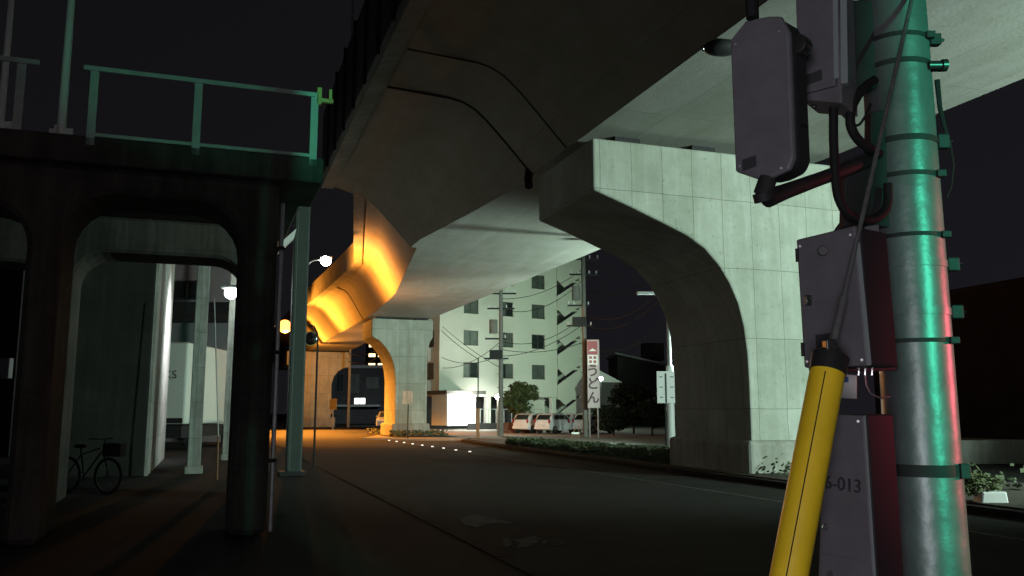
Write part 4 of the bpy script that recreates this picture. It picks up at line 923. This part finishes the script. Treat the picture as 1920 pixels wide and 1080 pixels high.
# ------------------------------------------------------------------ foreground: steel pole, cabinets, guy wire
PX, PY = 1.205, 2.55
sp = thing('signal_pole', 'large galvanised steel pole in the foreground streaked with green and red light, carrying grey cabinets', 'pole', (PX, PY, 0))
MB().tube([(PX, PY, 0), (PX, PY, 1.2), (PX, PY, 2.6), (PX, PY, 5.5)], [.108, .105, .099, .084], 48).build('shaft', 'polesteel', sp, smooth=True)
MB().tube([(PX, PY, 0), (PX, PY, .03)], .19, 24).build('base_flange', 'steel', sp, bevel=.004)
def prad(z_): return interp([(0, .108), (1.2, .105), (2.6, .099), (5.5, .084)], z_)
def band(v, hw, m='dsteel', buckle=True, blk=None, name='band'):
    z_ = at(1740, v, PY-.1)[2]; r_ = prad(z_)+.003
    b_ = MB().tube([(PX, PY, z_-hw), (PX, PY, z_+hw)], r_, 48).build(name, m, sp, smooth=True)
    if buckle:
        a_ = R(-48); cx_, cy_ = PX+math.cos(a_)*(r_+.006), PY+math.sin(a_)*(r_+.006)
        MB().box(cx_-.014, cx_+.014, cy_-.01, cy_+.01, z_-hw-.004, z_+hw+.004).build('buckle', 'dsteel', b_, bevel=.003)
    if blk:
        a_ = R(-22); c_ = Vector((PX+math.cos(a_)*(r_+.012), PY+math.sin(a_)*(r_+.012), z_))
        MB().box(c_.x-.02, c_.x+.016, c_.y-.014, c_.y+.014, z_-blk, z_+blk).build('clamp_block', 'dsteel', b_, bevel=.004)
        MB().tube([(c_.x+.014, c_.y, z_), (c_.x+.028, c_.y, z_)], .005, 8).build('bolt', 'chrome', b_)
band(60, .007, blk=.018); band(110, .008, buckle=False, blk=.014); band(322, .007); band(437, .006); band(490, .011, 'polesteel', False, .02); band(581, .011, 'polesteel', False, .02); band(637, .006); band(884, .017, 'dsteel', True)
band(255, .009, 'dsteel', False, .022)
# knob and thin wire on the right of the pole
kz = at(1740, 142, PY)[2]
MB().tube([(PX+.06, PY-.08, kz), (PX+.1, PY-.08, kz)], .013, 12).tube([(PX+.1, PY-.08, kz), (PX+.115, PY-.08, kz)], .019, 12).build('cable_gland', 'blackplastic', sp, smooth=True)
pts = [at(u, v, 2.5) for u, v in ((1757, 150), (1762, 200), (1770, 235), (1783, 275), (1788, 310), (1784, 350), (1775, 372))]
MB().tube(pts, [.008, .007, .006, .003, .003, .002, .002], 6).build('thin_cable', 'rubber', sp, smooth=True)
# helper for a cabinet from four photo corners at given depths
def cabinet(mb, corners, depth_vec): return mb.slab([at(*c_) for c_ in corners], depth_vec)
# cabinet A: rounded grey detector box
ca = thing('equipment_box', 'grey equipment box with rounded right edge hanging left of the pole on a pipe arm', 'equipment box', at(1440, 350, 2.2), group=None)
dv = (.11, .10, 0)
outl = [(1368, 75), (1398, 38), (1440, 30), (1462, 30), (1478, 60), (1487, 295), (1478, 318), (1448, 332), (1425, 338), (1378, 322)]
def Af(u, v): return at(u, v, 2.26-(u-1368)*.0011)
MB().slab([Af(u, v) for u, v in outl], (.015, .01, 0)).build('door', 'boxgrey', ca, bevel=.006)
MB().slab([tuple(a_+b_ for a_, b_ in zip(Af(u, v), (.0155, .0105, 0))) for u, v in [(1372, 77), (1400, 42), (1440, 34), (1462, 33), (1476, 62), (1485, 293), (1475, 314), (1447, 328), (1425, 334), (1381, 319)]], (.06, .055, 0)).build('case', 'boxshade', ca, bevel=.016, segs=3)
MB().slab([tuple(a_-b_ for a_, b_ in zip(Af(u, v), (0, .003, 0))) for u, v in [(1391, 300), (1417, 291), (1418, 312), (1392, 322)]], (0, .002, 0)).build('nameplate', 'ink', ca)
q_ = at(1497, 238, 2.17); MB().tube([q_, (q_[0]+.022, q_[1], q_[2])], .008, 8).tube([(q_[0]+.02, q_[1], q_[2]-.012), (q_[0]+.02, q_[1], q_[2]+.012)], .004, 6).build('latch', 'chrome', ca)
q_ = at(1411, 34, 2.2); MB().tube([q_, (q_[0], q_[1], q_[2]+.3)], .018, 12).build('top_conduit', 'rubber', ca, smooth=True)
# cabinet B: taller box, mostly above the frame
cbx = thing('equipment_box', 'taller grey equipment box cut by the photo top, two green-lit flanges on its right', 'equipment box', at(1530, 200, 2.3))
def Bf(u, v): return at(u, v, 2.4-(u-1483)*.0011)
MB().slab([Bf(1483, -260), Bf(1556, -285), Bf(1566, 160), Bf(1497, 178)], (.015, .012, 0)).build('door', 'boxgrey', cbx, bevel=.004)
MB().slab([tuple(a_+b_ for a_, b_ in zip(Bf(u, v), (.006, .013, 0))) for u, v in ((1486, -258), (1562, -282), (1578, 190), (1500, 184))], (.08, .085, -.012)).build('case', 'boxgrey', cbx, bevel=.005)
MB().slab([Bf(1558, -280), Bf(1567, -280), Bf(1573, 146), (Bf(1563, 147))], (.01, .02, 0)).build('flange', 'boxflank', cbx, bevel=.002)
MB().slab([Bf(1573, -280), Bf(1583, -280), Bf(1590, 155), (Bf(1576, 157))], (.015, .03, 0)).build('flange', 'boxflank', cbx, bevel=.002)
MB().slab([tuple(a_-b_ for a_, b_ in zip(Bf(u, v), (0, .003, 0))) for u, v in [(1507, 143), (1540, 130), (1541, 150), (1508, 162)]], (0, .002, 0)).build('nameplate', 'ink', cbx)
q_ = at(1493, 82, 2.16); MB().tube([q_, (q_[0]+.03, q_[1]+.03, q_[2])], .028, 14).build('hinge_boss', 'blackplastic', cbx, smooth=True, bevel=.004)
q_ = at(1527, 200, 2.3); MB().sphere(q_, .007, 8, 6).build('drain_plug', 'blackplastic', cbx, smooth=True)
# mounting plate between boxes and pole
mp_ = thing('mounting_frame', 'dark steel mounting frame and pipes holding the cabinets to the pole', 'mounting frame', at(1600, 300, 2.45))
MB().slab([at(1633, 210, 2.47), at(1690, 200, 2.5), at(1690, 430, 2.5), at(1630, 420, 2.47)], (0, .05, 0)).build('upper_plate', 'dsteel', mp_, bevel=.004)
MB().slab([at(1585, 300, 2.46), at(1650, 275, 2.48), at(1650, 440, 2.48), at(1582, 425, 2.46)], (0, .04, 0)).build('side_plate', 'dsteel', mp_, bevel=.004)
MB().tube([at(1440, 335, 2.2), at(1432, 358, 2.2), at(1442, 371, 2.22), at(1470, 360, 2.26), at(1530, 338, 2.36), at(1640, 298, 2.5)], [.024, .026, .026, .022, .02, .02], 14).build('pipe_arm', 'dsteel', mp_, smooth=True)
MB().tube([at(1430, 361, 2.195), at(1434, 377, 2.2)], .028, 12).build('pipe_elbow', 'dsteel', mp_, smooth=True)
MB().slab([at(1590, 0, 2.5), at(1650, 0, 2.5), at(1650, 160, 2.5), at(1590, 185, 2.5)], (0, .04, 0)).build('back_plate', 'dsteel', mp_, bevel=.004)
def cable(name, label, pts, r_, m='rubber', n=10):
    P = [Vector(at(*q_)) for q_ in pts]; out = []
    for i in range(len(P)-1):      # catmull-rom
        p0, p1, p2, p3 = P[max(i-1, 0)], P[i], P[i+1], P[min(i+2, len(P)-1)]
        for k in range(6):
            t = k/6; out.append(tuple(.5*((2*p1)+(-p0+p2)*t+(2*p0-5*p1+4*p2-p3)*t*t+(-p0+3*p1-3*p2+p3)*t**3)))
    out.append(tuple(P[-1]))
    return solo(MB().tube(out, r_, n), name, m, label, 'cable', out[0], smooth=True)
cable('conduit', 'black vertical conduit dropping from the taller box and curving round below it', [(1563, 190, 2.38), (1563, 260, 2.38), (1567, 340, 2.38), (1575, 378, 2.38), (1595, 405, 2.4), (1635, 412, 2.42), (1662, 390, 2.44), (1665, 345, 2.45)], .013)
cable('flexible_conduit', 'thick black flexible conduit curling between the taller box and the steel pole', [(1640, 150, 2.42), (1617, 168, 2.4), (1598, 200, 2.38), (1595, 235, 2.38), (1612, 265, 2.4), (1650, 290, 2.44)], .014)
cable('flexible_conduit', 'thinner black conduit looping behind the thick flexible one', [(1632, 195, 2.42), (1620, 222, 2.41), (1605, 235, 2.42), (1580, 215, 2.42)], .004)
# cabinet C: big lower box
cc = thing('equipment_cabinet', 'large grey cabinet left of the pole with a lock and a round boss', 'cabinet', at(1560, 690, 2.2))
def Cf(u, v): return at(u, v, 2.28-(u-1492)*.0013)
MB().slab([Cf(1492, 449), Cf(1603, 422), Cf(1628, 686), Cf(1507, 690)], (.012, .008, 0)).build('door', 'boxgrey', cc, bevel=.006)
MB().slab([tuple(a_+b_ for a_, b_ in zip(Cf(u, v), (.005, .0085, 0))) for u, v in ((1495, 452), (1612, 424), (1634, 686), (1510, 690))], (.1, .075, 0)).build('case', 'boxshade', cc, bevel=.006)
MB().slab([Cf(1604, 455), Cf(1612, 453), Cf(1634, 684), (Cf(1626, 685))], (.006, .012, 0)).build('door_flange', 'boxflank', cc, bevel=.002)
MB().slab([at(1622, 424, 2.3), at(1648, 420, 2.3), at(1650, 478, 2.3), at(1624, 482, 2.3)], (.01, .05, 0)).build('upper_lug', 'boxgrey', cc, bevel=.003)
MB().slab([at(1636, 622, 2.3), at(1660, 620, 2.3), at(1664, 682, 2.3), at(1642, 684, 2.3)], (.01, .05, 0)).build('lower_lug', 'boxgrey', cc, bevel=.003)
q_ = Cf(1543, 471); MB().tube([q_, (q_[0]-.004, q_[1]-.012, q_[2])], .014, 14).build('round_boss', 'blackplastic', cc, bevel=.002)
q_ = Cf(1514, 564); MB().box(q_[0]-.009, q_[0]+.009, q_[1]-.012, q_[1], q_[2]-.014, q_[2]+.014).build('lock', 'blackplastic', cc, bevel=.003)
MB().tube([(q_[0]-.0, q_[1]-.016, q_[2]), (q_[0], q_[1]-.011, q_[2])], .005, 10).build('keyhole', 'chrome', cc)
for v_ in (478, 655):
    q_ = Cf(1500+(v_-478)*.06, v_); MB().tube([(q_[0]-.006, q_[1]+.004, q_[2]-.018), (q_[0]-.006, q_[1]+.004, q_[2]+.018)], .005, 10).build('hinge', 'dsteel', cc, smooth=True)
MB().slab([tuple(a_-b_ for a_, b_ in zip(Cf(u, v), (0, .003, 0))) for u, v in ((1528, 628), (1562, 624), (1564, 650), (1530, 654))], (0, .002, 0)).build('label_plate', 'ink', cc)
# bracket between the cabinets
br_ = thing('bracket', 'dark mounting bracket between the upper and lower cabinets', 'bracket', at(1630, 690, 2.35))
MB().tube([at(1585, 692, 2.3), at(1680, 690, 2.45)], .008, 8).tube([at(1584, 688, 2.3), at(1668, 684, 2.45)], .007, 8).build('strut', 'dsteel', br_)
for u in (1610, 1622, 1635): MB().tube([at(u, 690, 2.33), at(u, 704, 2.33)], .005, 8).build('bolt', 'chrome', br_)
MB().tube([at(1622, 704, 2.34), at(1624, 722, 2.34), at(1632, 738, 2.34), at(1650, 746, 2.34), at(1668, 744, 2.36)], .002, 6).build('wire_loop', 'wire', br_, smooth=True)
# cabinet D with number
cd = thing('equipment_cabinet', 'long grey lower cabinet marked 6-013 behind the yellow guard', 'cabinet', at(1590, 1080, 2.2))
def Df(u, v): return at(u, v, 2.28-(u-1530)*.0013)
MB().slab([Df(1546, 776), Df(1618, 779), Df(1648, 1230), Df(1528, 1225)], (.012, .008, 0)).build('door', 'boxgrey', cd, bevel=.003)
MB().slab([tuple(a_+b_ for a_, b_ in zip(Df(u, v), (.004, .0085, 0))) for u, v in ((1548, 776), (1626, 777), (1654, 1230), (1532, 1225))], (.1, .08, 0)).build('case', 'boxshade', cd, bevel=.004)
MB().slab([Df(1619, 779), Df(1623, 779), Df(1652, 1230), Df(1648, 1230)], (.004, .02, 0)).build('door_edge', 'boxflank', cd)
q_ = Df(1563, 911); ang = math.atan2(Df(1620, 911)[1]-Df(1560, 911)[1], Df(1620, 911)[0]-Df(1560, 911)[0])
text_part('number_marking', '6-013', .047, 'ink', cd, (Df(1579, 909)[0], Df(1579, 909)[1]-.004, Df(1579, 909)[2]), (math.pi/2, R(3), ang))
for (u, v) in ((1547, 988), (1556, 1076)):
    q_ = Df(u, v); MB().tube([q_, (q_[0]-.002, q_[1]-.012, q_[2])], .009, 6).build('bolt', 'chrome', cd, bevel=.0015)
q_ = Df(1556, 828); MB().tube([q_, (q_[0]-.002, q_[1]-.005, q_[2])], .015, 14).build('round_boss', 'boxgrey', cd, bevel=.001)
MB().slab([tuple(a_-b_ for a_, b_ in zip(Df(u, v), (0, .004, 0))) for u, v in ((1537, 1036), (1610, 1049), (1616, 1215), (1538, 1210))], (0, .003, 0)).build('access_panel', 'boxgrey', cd, bevel=.001)
for fn, par, pts_ in ((Cf, cc, ((1501, 462), (1595, 441), (1514, 678), (1617, 675))), (Df, cd, ((1556, 788), (1610, 790))), (Af, ca, ((1380, 84), (1462, 60), (1388, 312), (1466, 316)))):
    for u, v in pts_:
        q_ = fn(u, v); MB().tube([(q_[0], q_[1]+.002, q_[2]), (q_[0]-.003, q_[1]-.004, q_[2])], .0035, 8).build('screw', 'steel', par)
# small notice between cabinets
MB_ = MB().slab([at(1578, 701, 2.75), at(1607, 704, 2.75), at(1607, 748, 2.75), at(1576, 746, 2.75)], (0, .01, 0))
nt = thing('notice_plate', 'small white notice plate with a blue square between the cabinets', 'notice', at(1592, 748, 2.75))
MB_.build('plate', 'signwhite', nt, bevel=.002)
MB().slab([at(1583, 707, 2.745), at(1591, 707, 2.745), at(1591, 717, 2.745), at(1583, 717, 2.745)], (0, .003, 0)).build('blue_mark', 'inkblue', nt)
# guy wire with yellow guard
gw = thing('guy_wire', 'steel guy wire with a black-capped yellow plastic guard slanting in front of the cabinets', 'guy wire', at(1478, 1080, 1.92))
T0 = Vector(at(1553, 690, 2.0)); T1 = Vector(at(1479, 1080, 1.9)); ax_ = (T1-T0); 
Bt = T1+ax_*((T1.z-0)/max(1e-3, -(ax_.z)))
MB().tube([tuple(T0), tuple(T0+ax_*.5), tuple(Bt)], .0395, 28).build('guard', 'yellow', gw, smooth=True)
side = ax_.cross(Vector((0, 1, 0))).normalized(); fr_ = Vector((-.32, -.95, 0)).normalized()
sd = [T0+ax_*t+fr_*.0385+Vector((-.006, 0, 0)) for t in (0.02, 1.3)]
MB().tube([tuple(v_) for v_ in sd], .0017, 6).build('slit', 'rubber', gw)
up = -ax_.normalized()
MB().tube([tuple(T0-up*.012), tuple(T0+up*.03), tuple(T0+up*.037), tuple(T0+up*.05)], [.042, .043, .034, .02], 28).build('cap', 'blackplastic', gw, smooth=True)
MB().box(T0.x-.012, T0.x+.012, T0.y-.03, T0.y+.0, T0.z+.035, T0.z+.065).build('cap_clip', 'blackplastic', gw, bevel=.003)
e1 = Vector(at(1712, -10, 2.43)); s1 = T0+up*.045
MB().tube([tuple(s1), tuple(s1+(e1-s1)*.12)], .009, 10).build('wire_grip', 'wire', gw, smooth=True)
MB().tube([tuple(s1+(e1-s1)*.12), tuple(e1), tuple(e1+(e1-s1)*1.2)], [.0055, .0065, .0065], 8).build('wire', 'wire', gw, smooth=True)
